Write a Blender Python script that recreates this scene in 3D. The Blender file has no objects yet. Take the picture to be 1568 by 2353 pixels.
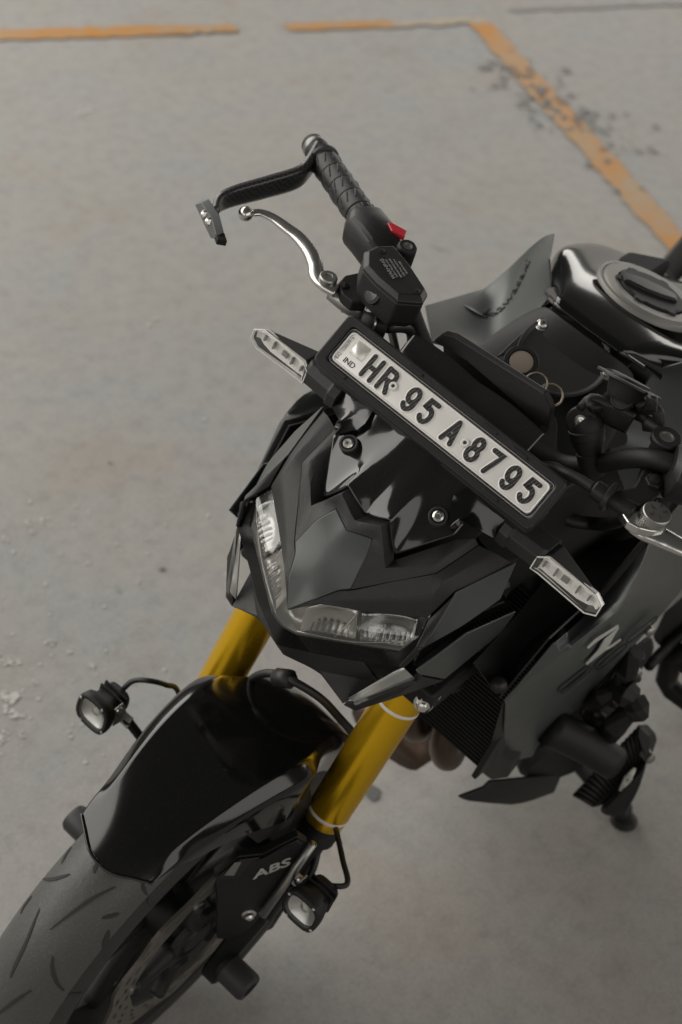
import bpy, bmesh, math, random
import numpy as np
from mathutils import Vector, Matrix
random.seed(7)
SC = bpy.context.scene
COL = SC.collection
PI = math.pi
# ------------------------------------------------------------------ camera (solved from the bike's symmetry)
LEAN = 0.18273                                    # the bike leans on its side stand
RL = np.array(Matrix.Rotation(-LEAN, 3, 'X'))     # bike frame -> world (X forward, Y bike's left, Z up)
CC = np.array([0.99347, 0.51951, 2.16442])        # camera centre in the bike frame
CR = np.array([[-0.6321340, 0.7307415, 0.2577275], [-0.4319615, -0.6084656, 0.6657168], [0.6432852, 0.3094939, 0.7002840]])
FPX, PW, PH = 3793.05, 1568.0, 2353.0
cam_d = bpy.data.cameras.new('camera'); cam = bpy.data.objects.new('camera', cam_d); COL.objects.link(cam)
cam_d.sensor_fit = 'VERTICAL'; cam_d.sensor_height = 36.0; cam_d.sensor_width = 24.0
cam_d.lens = FPX / PH * 36.0
cam_d.clip_start = 0.05; cam_d.clip_end = 200
M4 = np.eye(4); M4[:3, :3] = RL @ CR.T; M4[:3, 3] = RL @ CC
cam.matrix_world = Matrix(M4.tolist())
cam_d.dof.use_dof = True; cam_d.dof.focus_distance = 1.74; cam_d.dof.aperture_fstop = 5.0
SC.camera = cam
# ------------------------------------------------------------------ world and lamps: a covered garage, open on the bike's right
world = bpy.data.worlds.new('World'); SC.world = world; world.use_nodes = True
bg = world.node_tree.nodes['Background']; bg.inputs[0].default_value = (1.0, 0.97, 0.92, 1); bg.inputs[1].default_value = 0.055
def area(name, loc, target, sx, sy, power, colr=(1.0, 0.96, 0.9)):
    d = bpy.data.lights.new(name, 'AREA'); d.shape = 'RECTANGLE'; d.size = sx; d.size_y = sy; d.energy = power; d.color = colr
    o = bpy.data.objects.new(name, d); COL.objects.link(o); o.location = loc
    o.rotation_euler = (Vector(target) - Vector(loc)).to_track_quat('-Z', 'Y').to_euler()
    return o
area('right_opening', (1.0, -5.6, 4.1), (0, 0, 0.8), 13.0, 5.6, 650)
area('front_fill_lamp', (7.0, 0.5, 3.2), (0, 0, 0.8), 9.0, 3.6, 95)  # added lamp: soft fill from ahead, no known opening there
area('rear_fill_lamp', (-9.0, 0.0, 1.9), (-0.5, 0, 0.8), 12.0, 2.2, 190)  # unseen low lamp added behind the bike to fill the floor
area('left_fill_lamp', (0.0, 6.5, 3.2), (0, 0, 0.8), 10.0, 4.0, 150)  # weaker lamp added on the bike's left as fill
SC.view_settings.view_transform = 'Standard'; SC.view_settings.look = 'None'
SC.view_settings.exposure = 0.27; SC.view_settings.gamma = 1.0
SC.cycles.max_bounces = 8; SC.cycles.transparent_max_bounces = 12
# ------------------------------------------------------------------ points: photograph pixel -> point on a plane of the bike frame
ZM = {'a': (402.1, 229.7, .43956), 'b': (861.5, 459.5, .45054), 'c': (488.2, 689.2, .56777), 'd': (488.2, 861.5, .40293),
      'e': (919, 1091.3, .41392), 'g': (114.9, 1378.5, .47619), 'h': (0, 1780.5, .54945), 'D': (0, 0, 1),
      'i': (488.2, 861.5, .24417), 'j': (574.4, 1321.0, .3663), 'k': (976.4, 1091.3, .37729), 'l': (1223.4, 804.1, .21978),
      'm': (0, 1838, .36631), 'n': (229.7, 1838, .40293), 'q': (459.5, 1435.9, .40293), 'r': (1091.3, 1378.5, .30404),
      's': (689.2, 689.2, .32967), 't': (1206.2, 488.2, .23077), 'w': (574.4, 718, .16484)}
def px(q):
    if len(q) == 2: return np.array(q, float)
    o = ZM[q[0]]; return np.array([o[0] + o[2] * q[1], o[1] + o[2] * q[2]])
def ray(q):
    q = px(q); v = CR.T @ np.array([(q[0] - PW / 2) / FPX, -(q[1] - PH / 2) / FPX, -1.0]); return v / np.linalg.norm(v)
def onY(q, y): v = ray(q); return CC + v * (y - CC[1]) / v[1]
def onX(q, x): v = ray(q); return CC + v * (x - CC[0]) / v[0]
def onZ(q, z): v = ray(q); return CC + v * (z - CC[2]) / v[2]
def onP(q, c, n): v = ray(q); c = np.array(c); n = np.array(n); return CC + v * (((c - CC) @ n) / (v @ n))
def onG(q):                                                # ground point, in world coordinates
    N = RL.T @ np.array([0, 0, 1.0]); v = ray(q); return RL @ (CC - v * (N @ CC) / (N @ v))
MY = np.diag([1, -1, 1.0])
def S(l, r):                                               # a point seen on both sides of the bike
    A = np.zeros((3, 3)); b = np.zeros(3)
    for c, v in ((CC, ray(l)), (MY @ CC, MY @ ray(r))):
        Pm = np.eye(3) - np.outer(v, v); A += Pm; b += Pm @ c
    return np.linalg.solve(A, b)
V = lambda *a: np.array(a, float)
def unit(v): v = np.array(v, float); return v / np.linalg.norm(v)
def lerp(a, b, t): return np.array(a) * (1 - t) + np.array(b) * t
# ------------------------------------------------------------------ materials
def mat(name, col, rough=0.5, metal=0.0, coat=0.0, bump=None, spec=0.5, vary=None, trans=0.0, coat_rough=0.05, dust=0.0, aniso=0):
    m = bpy.data.materials.new(name); m.use_nodes = True; nt = m.node_tree; b = nt.nodes['Principled BSDF']
    b.inputs['Base Color'].default_value = (*col, 1); b.inputs['Roughness'].default_value = rough
    b.inputs['Metallic'].default_value = metal; b.inputs['Coat Weight'].default_value = coat
    b.inputs['Coat Roughness'].default_value = coat_rough
    b.inputs['Specular IOR Level'].default_value = spec; b.inputs['Transmission Weight'].default_value = trans
    tc = nt.nodes.new('ShaderNodeTexCoord')
    if bump:
        n = nt.nodes.new('ShaderNodeTexNoise'); n.inputs['Scale'].default_value = bump[0]; n.inputs['Detail'].default_value = 4
        nt.links.new(tc.outputs['Object'], n.inputs['Vector'])
        bp = nt.nodes.new('ShaderNodeBump'); bp.inputs['Strength'].default_value = bump[1]; bp.inputs['Distance'].default_value = bump[2] if len(bump) > 2 else .0006
        nt.links.new(n.outputs['Fac'], bp.inputs['Height']); nt.links.new(bp.outputs['Normal'], b.inputs['Normal'])
    if vary or dust:
        n = nt.nodes.new('ShaderNodeTexNoise'); n.inputs['Scale'].default_value = vary[0] if vary else 30; n.inputs['Detail'].default_value = 6
        n.inputs['Roughness'].default_value = .65
        nt.links.new(tc.outputs['Object'], n.inputs['Vector'])
        if vary:
            r = nt.nodes.new('ShaderNodeMapRange'); r.inputs['From Min'].default_value = .3; r.inputs['From Max'].default_value = .7
            r.inputs['To Min'].default_value = max(0.02, rough - vary[1]); r.inputs['To Max'].default_value = min(1, rough + vary[1])
            nt.links.new(n.outputs['Fac'], r.inputs['Value']); nt.links.new(r.outputs['Result'], b.inputs['Roughness'])
        if dust:
            n2 = nt.nodes.new('ShaderNodeTexNoise'); n2.inputs['Scale'].default_value = 700; n2.inputs['Detail'].default_value = 2
            nt.links.new(tc.outputs['Object'], n2.inputs['Vector'])
            r2 = nt.nodes.new('ShaderNodeMapRange'); r2.inputs['From Min'].default_value = .60; r2.inputs['From Max'].default_value = .74
            r2.inputs['To Max'].default_value = dust
            nt.links.new(n2.outputs['Fac'], r2.inputs['Value'])
            mx = nt.nodes.new('ShaderNodeMix'); mx.data_type = 'RGBA'
            mx.inputs['A'].default_value = (*col, 1); mx.inputs['B'].default_value = (.30, .28, .25, 1)
            nt.links.new(r2.outputs['Result'], mx.inputs['Factor']); nt.links.new(mx.outputs['Result'], b.inputs['Base Color'])
    return m
def clear(name, tint=(1, 1, 1), rough=0.02, base=0.0, ior=1.5):     # thin clear plastic: mirror by Fresnel over a see-through body
    m = bpy.data.materials.new(name); m.use_nodes = True; nt = m.node_tree; nt.nodes.clear()
    out = nt.nodes.new('ShaderNodeOutputMaterial'); mix = nt.nodes.new('ShaderNodeMixShader'); fr = nt.nodes.new('ShaderNodeFresnel'); fr.inputs[0].default_value = ior
    ad = nt.nodes.new('ShaderNodeMath'); ad.operation = 'ADD'; ad.inputs[1].default_value = base; ad.use_clamp = True
    t = nt.nodes.new('ShaderNodeBsdfTransparent'); t.inputs[0].default_value = (*tint, 1)
    g = nt.nodes.new('ShaderNodeBsdfGlossy'); g.inputs['Roughness'].default_value = rough; g.inputs[0].default_value = (.95, .95, .95, 1)
    ge = nt.nodes.new('ShaderNodeNewGeometry'); iv = nt.nodes.new('ShaderNodeMath'); iv.operation = 'SUBTRACT'; iv.inputs[0].default_value = 1.0
    ml = nt.nodes.new('ShaderNodeMath'); ml.operation = 'MULTIPLY'; nt.links.new(ge.outputs['Backfacing'], iv.inputs[1]); nt.links.new(ad.outputs[0], ml.inputs[0]); nt.links.new(iv.outputs[0], ml.inputs[1])
    nt.links.new(fr.outputs[0], ad.inputs[0]); nt.links.new(ml.outputs[0], mix.inputs[0]); nt.links.new(t.outputs[0], mix.inputs[1]); nt.links.new(g.outputs[0], mix.inputs[2])
    nt.links.new(mix.outputs[0], out.inputs[0]); return m
mGreen = mat('satin_grey_paint', (.060, .067, .065), .43, .22, .12, bump=(900, .05), vary=(14, .05), coat_rough=.35)
mDark = mat('satin_charcoal_paint', (.018, .019, .018), .48, .2, .1, bump=(900, .05), coat_rough=.35)
mText = mat('textured_black_plastic', (.016, .016, .0155), .52, bump=(850, .55, .0012), dust=.10)
mGloss = mat('gloss_black_paint', (.004, .004, .004), .12, 0, .15, vary=(9, .03), dust=.04, coat_rough=.02)
mSmoke = mat('smoked_screen_plastic', (.010, .010, .010), .12, 0, .35, vary=(20, .03), dust=.05, coat_rough=.03)
mTank = mat('tank_black_enamel', (.0035, .0035, .0035), .13, 0, .25, coat_rough=.04)
mPlas = mat('black_plastic', (.009, .009, .009), .45, bump=(500, .15), dust=.1, spec=.4)
mMatte = mat('matte_black', (.006, .006, .006), .58, dust=.08, spec=.4)
mVoid = mat('dark_underside', (.004, .004, .004), .8)
mGold = mat('gold_anodised', (.76, .45, .012), .29, .85, .1, bump=(60, .01), vary=(18, .02), coat_rough=.3)
mAlu = mat('polished_aluminium', (.60, .59, .57), .25, 1)
mCast = mat('cast_aluminium', (.34, .335, .32), .42, 1, bump=(500, .3))
mSteel = mat('zinc_steel', (.62, .61, .58), .28, 1)
mGreyM = mat('grey_machined', (.20, .20, .19), .38, .8)
mRub = mat('rubber', (.011, .011, .011), .52, bump=(300, .2))
mWhite = mat('white_sticker', (.62, .58, .55), .5)
mPlate = mat('reflective_white_sheet', (.74, .73, .70), .38, bump=(1500, .1))
mHolo = mat('hologram_foil', (.80, .79, .74), .3, .4, bump=(900, .5))
mGreyInk = mat('grey_ink', (.22, .22, .22), .5)
mInk = mat('black_ink', (.03, .03, .03), .5)
mRed = mat('red_switch', (.45, .02, .03), .3, coat=.4)
mCap = mat('fuel_cap_grey', (.19, .185, .17), .45, .2, bump=(400, .1))
mCopper = mat('heat_tinted_steel', (.12, .085, .065), .38, .9, vary=(12, .1))
mRefl = mat('chrome_reflector', (.58, .57, .55), .28, 1, bump=(90, .25, .002))
mReflD = mat('dark_reflector', (.30, .30, .29), .22, 1, bump=(260, .25, .001))
mLiner = mat('lamp_liner', (.55, .55, .53), .34, .92)
mRim = mat('dark_lens_rim', (.004, .004, .004), .22, spec=.2, dust=.05)
mRefW = mat('pale_reflector', (.66, .65, .61), .4, .0)
mDisc = mat('brake_disc_steel', (.23, .215, .19), .42, .9, bump=(200, .1))
mClear = clear('clear_lens', rough=.02, base=.03)
mClearS = clear('scratched_lens', (.86, .87, .86), rough=.13, base=.05)
mBrass = mat('bronze_steel', (.42, .35, .28), .28, .5)
mFob = mat('brushed_fob_face', (.42, .36, .29), .3, .35)
mLogo = mat('faded_lettering', (.034, .038, .037), .4, .1)
mOff = mat('pale_lettering', (.50, .49, .46), .4)
mPurple = mat('muted_sticker', (.16, .14, .14), .5)
# plate ink: black hot-stamp film woven with tiny pale INDIA lines
def mat_film():
    m = mat('india_film', (.02, .02, .02), .4); nt = m.node_tree; b = nt.nodes['Principled BSDF']
    tc = nt.nodes.new('ShaderNodeTexCoord'); mp = nt.nodes.new('ShaderNodeMapping'); mp.inputs['Rotation'].default_value = (0, 0, .35)
    wv = nt.nodes.new('ShaderNodeTexWave'); wv.inputs['Scale'].default_value = 95; wv.bands_direction = 'Y'
    no = nt.nodes.new('ShaderNodeTexNoise'); no.inputs['Scale'].default_value = 800
    ml = nt.nodes.new('ShaderNodeMath'); ml.operation = 'MULTIPLY'
    nt.links.new(tc.outputs['Object'], mp.inputs[0]); nt.links.new(mp.outputs[0], wv.inputs['Vector']); nt.links.new(tc.outputs['Object'], no.inputs['Vector'])
    nt.links.new(wv.outputs['Fac'], ml.inputs[0]); nt.links.new(no.outputs['Fac'], ml.inputs[1])
    r = nt.nodes.new('ShaderNodeValToRGB'); r.color_ramp.elements[0].position = .36; r.color_ramp.elements[1].position = .48
    r.color_ramp.elements[0].color = (.012, .012, .012, 1); r.color_ramp.elements[1].color = (.10, .10, .098, 1)
    nt.links.new(ml.outputs[0], r.inputs[0]); nt.links.new(r.outputs[0], b.inputs['Base Color']); return m
mFilm = mat_film()
# woven carbon-look plastic
def mat_weave():
    m = mat('carbon_weave', (.014, .014, .014), .35, coat=.3); nt = m.node_tree; b = nt.nodes['Principled BSDF']
    tc = nt.nodes.new('ShaderNodeTexCoord'); ck = nt.nodes.new('ShaderNodeTexChecker'); ck.inputs['Scale'].default_value = 260
    ck.inputs[1].default_value = (.035, .034, .033, 1); ck.inputs[2].default_value = (.009, .009, .009, 1)
    nt.links.new(tc.outputs['Object'], ck.inputs[0]); nt.links.new(ck.outputs[0], b.inputs['Base Color']); return m
mWeave = mat_weave()
# ------------------------------------------------------------------ object helpers
def tag(o, label=None, cat=None, group=None, kind=None):
    for k, v in (('label', label), ('category', cat), ('group', group), ('kind', kind)):
        if v: o[k] = v
    return o
def empty(name, loc=(0, 0, 0), rot=(0, 0, 0)):
    o = bpy.data.objects.new(name, None); COL.objects.link(o); o.location = loc; o.rotation_euler = rot; o.empty_display_size = .1; return o
def mk(name, verts, faces, m, parent=None, smooth=True, bevel=0, solid=0, sub=0, seg=2, creases=None, soff=-1, hn=True):
    me = bpy.data.meshes.new(name); me.from_pydata([tuple(float(x) for x in v) for v in verts], [], faces); me.update()
    bm = bmesh.new(); bm.from_mesh(me); bmesh.ops.remove_doubles(bm, verts=bm.verts, dist=1e-6)
    bmesh.ops.recalc_face_normals(bm, faces=bm.faces); bm.to_mesh(me); bm.free()
    me.polygons.foreach_set('use_smooth', [smooth] * len(me.polygons))
    o = bpy.data.objects.new(name, me); COL.objects.link(o); me.materials.append(m)
    if parent is not None: o.parent = parent
    if sub:
        s = o.modifiers.new('subdivision', 'SUBSURF'); s.levels = sub; s.render_levels = sub
    if solid:
        s = o.modifiers.new('thickness', 'SOLIDIFY'); s.thickness = solid; s.offset = soff
    if bevel:
        b = o.modifiers.new('bevel', 'BEVEL'); b.width = bevel; b.segments = seg; b.limit_method = 'ANGLE'; b.angle_limit = math.radians(20); b.harden_normals = hn
    return o
def up_faces(o, ref=None):      # make an open sheet's normals face the given direction
    ref = Vector(ref or (0.3, 0, 1)); bm = bmesh.new(); bm.from_mesh(o.data)
    s = sum(f.normal.dot(ref) * f.calc_area() for f in bm.faces)
    if s < 0: bmesh.ops.reverse_faces(bm, faces=bm.faces)
    bm.to_mesh(o.data); bm.free(); return o
def crease_sub(o, lv, inner):
    me = o.data; bm = bmesh.new(); bm.from_mesh(me); bm.verts.ensure_lookup_table(); bm.edges.ensure_lookup_table()
    cr = bm.edges.layers.float.new('crease_edge'); cv = bm.verts.layers.float.new('crease_vert')
    for e in bm.edges:
        if e.is_boundary: e[cr] = 1.0
        elif all(abs(v.co.y) < 1e-5 for v in e.verts): e[cr] = .9
        elif len(e.link_faces) == 2: e[cr] = min(.75, inner + e.calc_face_angle(0) * .5) if inner >= 0 else 0.0
    for v in bm.verts:
        be = [e for e in v.link_edges if e.is_boundary]
        if len(be) == 2:
            d1 = (be[0].other_vert(v).co - v.co).normalized(); d2 = (be[1].other_vert(v).co - v.co).normalized()
            if d1.angle(-d2, 0) > math.radians(24): v[cv] = 1.0
    bm.to_mesh(me); bm.free()
    m_ = o.modifiers.new('subdivision', 'SUBSURF'); m_.levels = lv; m_.render_levels = lv
def panel(name, pts, faces, m, parent, mirror=None, thick=.0025, bevel=.0015, smooth=True, sub=2, ref=(.4, 0, 1), seg=2, inner=.3):
    """pts: dict name->point ; faces: lists of names. mirror: None | 'join' | 'both'."""
    keys = list(pts); idx = {k: n for n, k in enumerate(keys)}
    vs = [np.array(pts[k]) for k in keys]; fs = [[idx[k] for k in f] for f in faces]
    outs = []
    if mirror == 'join':
        n = len(vs); vs2 = vs + [MY @ v for v in vs]; fs2 = fs + [[i + n for i in reversed(f)] for f in fs]
        outs.append((vs2, fs2, ref))
    elif mirror == 'both':
        outs.append((vs, fs, ref)); outs.append(([MY @ v for v in vs], [list(reversed(f)) for f in fs], (ref[0], -ref[1], ref[2])))
    else: outs.append((vs, fs, ref))
    res = []
    for v, f, rf in outs:
        o = mk(name, v, f, m, parent, smooth, 0, 0, 0); up_faces(o, rf)
        if sub: crease_sub(o, sub, inner)
        if thick: s = o.modifiers.new('thickness', 'SOLIDIFY'); s.thickness = thick; s.offset = -1
        if bevel:
            b = o.modifiers.new('bevel', 'BEVEL'); b.width = bevel; b.segments = seg; b.limit_method = 'ANGLE'; b.angle_limit = math.radians(40); b.harden_normals = True
        res.append(o)
    return res
def frame_of(d):
    d = unit(d); a = V(0, 0, 1) if abs(d[2]) < .9 else V(0, 1, 0); u = unit(np.cross(a, d)); return u, np.cross(d, u), d
def catmull(P, n=6, closed=False):
    P = [np.array(p, float) for p in P]; out = []; N = len(P)
    if N < 3 and not closed: return [lerp(P[0], P[-1], t) for t in np.linspace(0, 1, n + 1)]
    rng = range(N if closed else N - 1)
    for i in rng:
        if closed: p0, p1, p2, p3 = P[i - 1], P[i], P[(i + 1) % N], P[(i + 2) % N]
        else: p0, p1, p2, p3 = P[max(i - 1, 0)], P[i], P[i + 1], P[min(i + 2, N - 1)]
        for t in np.arange(n) / n:
            out.append(.5 * ((2 * p1) + (-p0 + p2) * t + (2 * p0 - 5 * p1 + 4 * p2 - p3) * t * t + (-p0 + 3 * p1 - 3 * p2 + p3) * t ** 3))
    if not closed: out.append(P[-1])
    return out
def sweep(name, pts, rad, m, parent, seg=12, n=6, prof=None, up=None, closed=False, smooth=True, bevel=0):
    """tube along smoothed points; rad scalar or list per control point; prof: 2D outline scaled by rad"""
    C = catmull(pts, n, closed) if n > 1 else [np.array(p, float) for p in pts]
    K = len(pts)
    if np.isscalar(rad): R = [rad] * len(C)
    else:
        xs = np.linspace(0, K - 1, len(C)); R = np.interp(xs, range(K), rad)
    pr = prof if prof is not None else [(math.cos(2 * PI * k / seg), math.sin(2 * PI * k / seg)) for k in range(seg)]
    L = len(pr); vs = []; u = None
    for i, c in enumerate(C):
        t = unit(C[(i + 1) % len(C)] - C[i - 1]) if closed else unit(C[min(i + 1, len(C) - 1)] - C[max(i - 1, 0)])
        if up is not None: a = np.array(up, float); u = unit(a - t * (a @ t))
        elif u is None: u = frame_of(t)[0]
        else: u = unit(u - t * (u @ t))
        w = np.cross(t, u)
        for (x, y) in pr: vs.append(c + u * x * R[i] + w * y * R[i])
    fs = []
    M = len(C)
    for i in range(M if closed else M - 1):
        for k in range(L):
            a, b = i * L + k, i * L + (k + 1) % L; c_, d_ = ((i + 1) % M) * L + (k + 1) % L, ((i + 1) % M) * L + k
            fs.append((a, b, c_, d_))
    if not closed: fs.append(tuple(range(L))); fs.append(tuple(range((M - 1) * L, M * L)))
    return mk(name, vs, fs, m, parent, smooth, bevel)
def lathe(name, p0, d, prof, m, parent, seg=32, bevel=0, smooth=True, ang0=0, squash=None, closed=False, caps=True):
    """prof: list of (t along d, r)"""
    u, w, d = frame_of(d); vs = []; fs = []; p0 = np.array(p0, float)
    for (t, r) in prof:
        for k in range(seg):
            a = 2 * PI * k / seg + ang0; vs.append(p0 + d * t + (u * math.cos(a) + w * math.sin(a)) * max(r, 1e-5))
    n = len(prof)
    for i in range(n if closed else n - 1):
        for k in range(seg):
            i2 = (i + 1) % n
            fs.append((i * seg + k, i * seg + (k + 1) % seg, i2 * seg + (k + 1) % seg, i2 * seg + k))
    if not closed and caps: fs.append(tuple(range(seg))); fs.append(tuple(range((n - 1) * seg, n * seg)))
    o = mk(name, vs, fs, m, parent, smooth)
    o.modifiers.new('edges', 'EDGE_SPLIT').split_angle = math.radians(35)
    return o
def prism(name, pts, vec, m, parent, bevel=0, smooth=False, seg=2):
    pts = [np.array(p, float) for p in pts]; vec = np.array(vec, float); n = len(pts)
    vs = pts + [p + vec for p in pts]; fs = [tuple(range(n)), tuple(range(n, 2 * n))] + [(i, (i + 1) % n, n + (i + 1) % n, n + i) for i in range(n)]
    return mk(name, vs, fs, m, parent, smooth or bevel > 0, bevel, seg=seg)
def loft(name, rings, m, parent, bevel=0, smooth=True, sub=0, caps=True):
    L = len(rings[0]); vs = [p for r in rings for p in r]; fs = []
    for i in range(len(rings) - 1):
        for k in range(L): fs.append((i * L + k, i * L + (k + 1) % L, (i + 1) * L + (k + 1) % L, (i + 1) * L + k))
    if caps: fs.append(tuple(range(L))); fs.append(tuple(range((len(rings) - 1) * L, len(rings) * L)))
    return mk(name, vs, fs, m, parent, smooth, bevel, sub=sub)
def box(name, c, ax, ay, az, m, parent, bevel=.001):
    c = np.array(c, float); vs = [c + sx * np.array(ax) + sy * np.array(ay) + sz * np.array(az) for sx in (-1, 1) for sy in (-1, 1) for sz in (-1, 1)]
    return mk(name, vs, [(0, 1, 3, 2), (4, 5, 7, 6), (0, 1, 5, 4), (2, 3, 7, 6), (0, 2, 6, 4), (1, 3, 7, 5)], m, parent, bevel > 0, bevel)
def sheet(name, grid, m, parent, thick=.0025, bevel=0, ref=(.4, 0, 1), sub=0):
    R_, C_ = len(grid), len(grid[0]); vs = [p for r in grid for p in r]
    fs = [(i * C_ + j, i * C_ + j + 1, (i + 1) * C_ + j + 1, (i + 1) * C_ + j) for i in range(R_ - 1) for j in range(C_ - 1)]
    o = mk(name, vs, fs, m, parent, True, 0, 0, sub); up_faces(o, ref)
    if thick: s = o.modifiers.new('thickness', 'SOLIDIFY'); s.thickness = thick; s.offset = -1
    if bevel:
        b = o.modifiers.new('bevel', 'BEVEL'); b.width = bevel; b.segments = 2; b.limit_method = 'ANGLE'; b.angle_limit = math.radians(25); b.harden_normals = True
    return o
def patch(name, quad, m, parent, nu=10, nv=10, bulge=0.0, bdir=(0, 0, 1), thick=.0025, bevel=0, ref=None):
    """quad: four edge polylines a(bottom) b(top) sampled to nu points: sheet between curves"""
    a, b = quad
    def samp(P, n):
        P = [np.array(p, float) for p in P]; d = np.r_[0, np.cumsum([np.linalg.norm(P[i + 1] - P[i]) for i in range(len(P) - 1)])]; d /= d[-1]
        return [np.array([np.interp(t, d, [p[k] for p in P]) for k in range(3)]) for t in np.linspace(0, 1, n)]
    A, B = samp(a, nu), samp(b, nu); bd = unit(bdir)
    g = [[lerp(A[i], B[i], t) + bd * bulge * 4 * t * (1 - t) for i in range(nu)] for t in np.linspace(0, 1, nv)]
    return sheet(name, g, m, parent, thick, bevel, ref or bdir)
def text(name, s, size, origin, xd, yd, m, parent, thick=.0003, align='CENTER', shear=0, xs=1.0, bold=0):
    cu = bpy.data.curves.new(name, 'FONT'); cu.body = s; cu.size = size; cu.extrude = thick / 2; cu.align_x = align; cu.align_y = 'CENTER'; cu.shear = shear; cu.offset = bold; cu.resolution_u = 3
    t = bpy.data.objects.new(name, cu); COL.objects.link(t)
    bpy.context.view_layer.update(); dg = bpy.context.evaluated_depsgraph_get(); me = bpy.data.meshes.new_from_object(t.evaluated_get(dg))
    bpy.data.objects.remove(t); bpy.data.curves.remove(cu)
    xd, yd = unit(xd), unit(yd); zd = np.cross(xd, yd)
    for v in me.vertices: c = v.co; v.co = Vector(np.array(origin) + xd * c.x * xs + yd * c.y + zd * c.z)
    me.materials.clear(); me.materials.append(m); o = bpy.data.objects.new(name, me); COL.objects.link(o); o.parent = parent; return o
def bolt(name, c, d, r, m, parent, h=.003, hexhole=True):
    """button-head bolt with a hexagonal socket and a washer"""
    o = lathe(name, np.array(c) , d, [(-.002, r * 1.0), (0, r), (h * .6, r * .92), (h, r * .62), (h, r * .42), (h * .35, r * .40), (h * .3, .0)], m, parent, 24); return o
def hexnut(name, c, d, r, m, parent, h=.006):
    o = lathe(name, c, d, [(0, r), (h * .8, r), (h, r * .85)], m, parent, 6, smooth=False)
    w = lathe('washer', c, d, [(-.0015, r * 1.35), (.0003, r * 1.35)], m, o, 24)
    dd = lathe('bolt_end', np.array(c) + unit(d) * h, d, [(-.001, r * .62), (.003, r * .55), (.004, r * .3)], m, o, 18)
    return o
# ================================================================== SETTING
def mat_floor():
    m = bpy.data.materials.new('screed_concrete'); m.use_nodes = True; nt = m.node_tree; b = nt.nodes['Principled BSDF']
    tc = nt.nodes.new('ShaderNodeTexCoord')
    def noise(scale, det, rough=.6, off=0, dist=0):
        mp = nt.nodes.new('ShaderNodeMapping'); mp.inputs['Location'].default_value = (off, off * .7, 0); nt.links.new(tc.outputs['Object'], mp.inputs[0])
        n = nt.nodes.new('ShaderNodeTexNoise'); n.inputs['Scale'].default_value = scale; n.inputs['Detail'].default_value = det; n.inputs['Roughness'].default_value = rough; n.inputs['Distortion'].default_value = dist
        nt.links.new(mp.outputs[0], n.inputs['Vector']); return n.outputs['Fac']
    def ramp(src, stops):
        r = nt.nodes.new('ShaderNodeValToRGB'); nt.links.new(src, r.inputs[0]); e = r.color_ramp.elements
        e[0].position = stops[0][0]; e[0].color = (*stops[0][1], 1); e[1].position = stops[-1][0]; e[1].color = (*stops[-1][1], 1)
        for p, c in stops[1:-1]: x = e.new(p); x.color = (*c, 1)
        return r.outputs[0]
    def mix(a, b_, f, mode='MIX'):
        x = nt.nodes.new('ShaderNodeMix'); x.data_type = 'RGBA'; x.blend_type = mode
        for s, k in ((a, 'A'), (b_, 'B')):
            if isinstance(s, tuple): x.inputs[k].default_value = (*s, 1)
            else: nt.links.new(s, x.inputs[k])
        if isinstance(f, float): x.inputs['Factor'].default_value = f
        else: nt.links.new(f, x.inputs['Factor'])
        return x.outputs['Result']
    base = ramp(noise(2.2, 5, .55, 3), [(.35, (.322, .323, .314)), (.5, (.336, .326, .307)), (.68, (.322, .300, .273))])
    blue = ramp(noise(3.1, 4, .6, 11, .6), [(.50, (0, 0, 0)), (.68, (1, 1, 1))])
    c = mix(base, (.316, .320, .316), blue)
    brown = ramp(noise(4.5, 5, .7, 23), [(.56, (0, 0, 0)), (.72, (.55, .55, .55))])
    c = mix(c, (.285, .255, .225), brown)
    sp = ramp(noise(26, 4, .7, 5), [(.3, (.86, .86, .86)), (.5, (1, 1, 1)), (.75, (1.09, 1.08, 1.07))])
    c = mix(c, sp, 1.0, 'MULTIPLY')
    dk = ramp(noise(9, 3, .8, 31), [(.66, (1, 1, 1)), (.76, (.72, .72, .74))])
    c = mix(c, dk, 1.0, 'MULTIPLY')
    fine = ramp(noise(150, 4, .8, 2), [(.3, (.86, .86, .86)), (.7, (1.10, 1.10, 1.10))])
    c = mix(c, fine, 1.0, 'MULTIPLY')
    nt.links.new(c, b.inputs['Base Color']); b.inputs['Roughness'].default_value = .62; b.inputs['Specular IOR Level'].default_value = .35
    bp = nt.nodes.new('ShaderNodeBump'); bp.inputs['Strength'].default_value = .25; bp.inputs['Distance'].default_value = .004
    nt.links.new(noise(35, 5, .7, 9), bp.inputs['Height']); nt.links.new(bp.outputs['Normal'], b.inputs['Normal'])
    return m
mFloor = mat_floor()
NG = 24
fl = mk('concrete_floor', [(-30 + 60 * i / NG, -30 + 60 * j / NG, 0) for i in range(NG + 1) for j in range(NG + 1)],
        [(i * (NG + 1) + j, (i + 1) * (NG + 1) + j, (i + 1) * (NG + 1) + j + 1, i * (NG + 1) + j + 1) for i in range(NG) for j in range(NG)], mFloor, smooth=False)
tag(fl, kind='structure', label='stained grey concrete parking floor')
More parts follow.
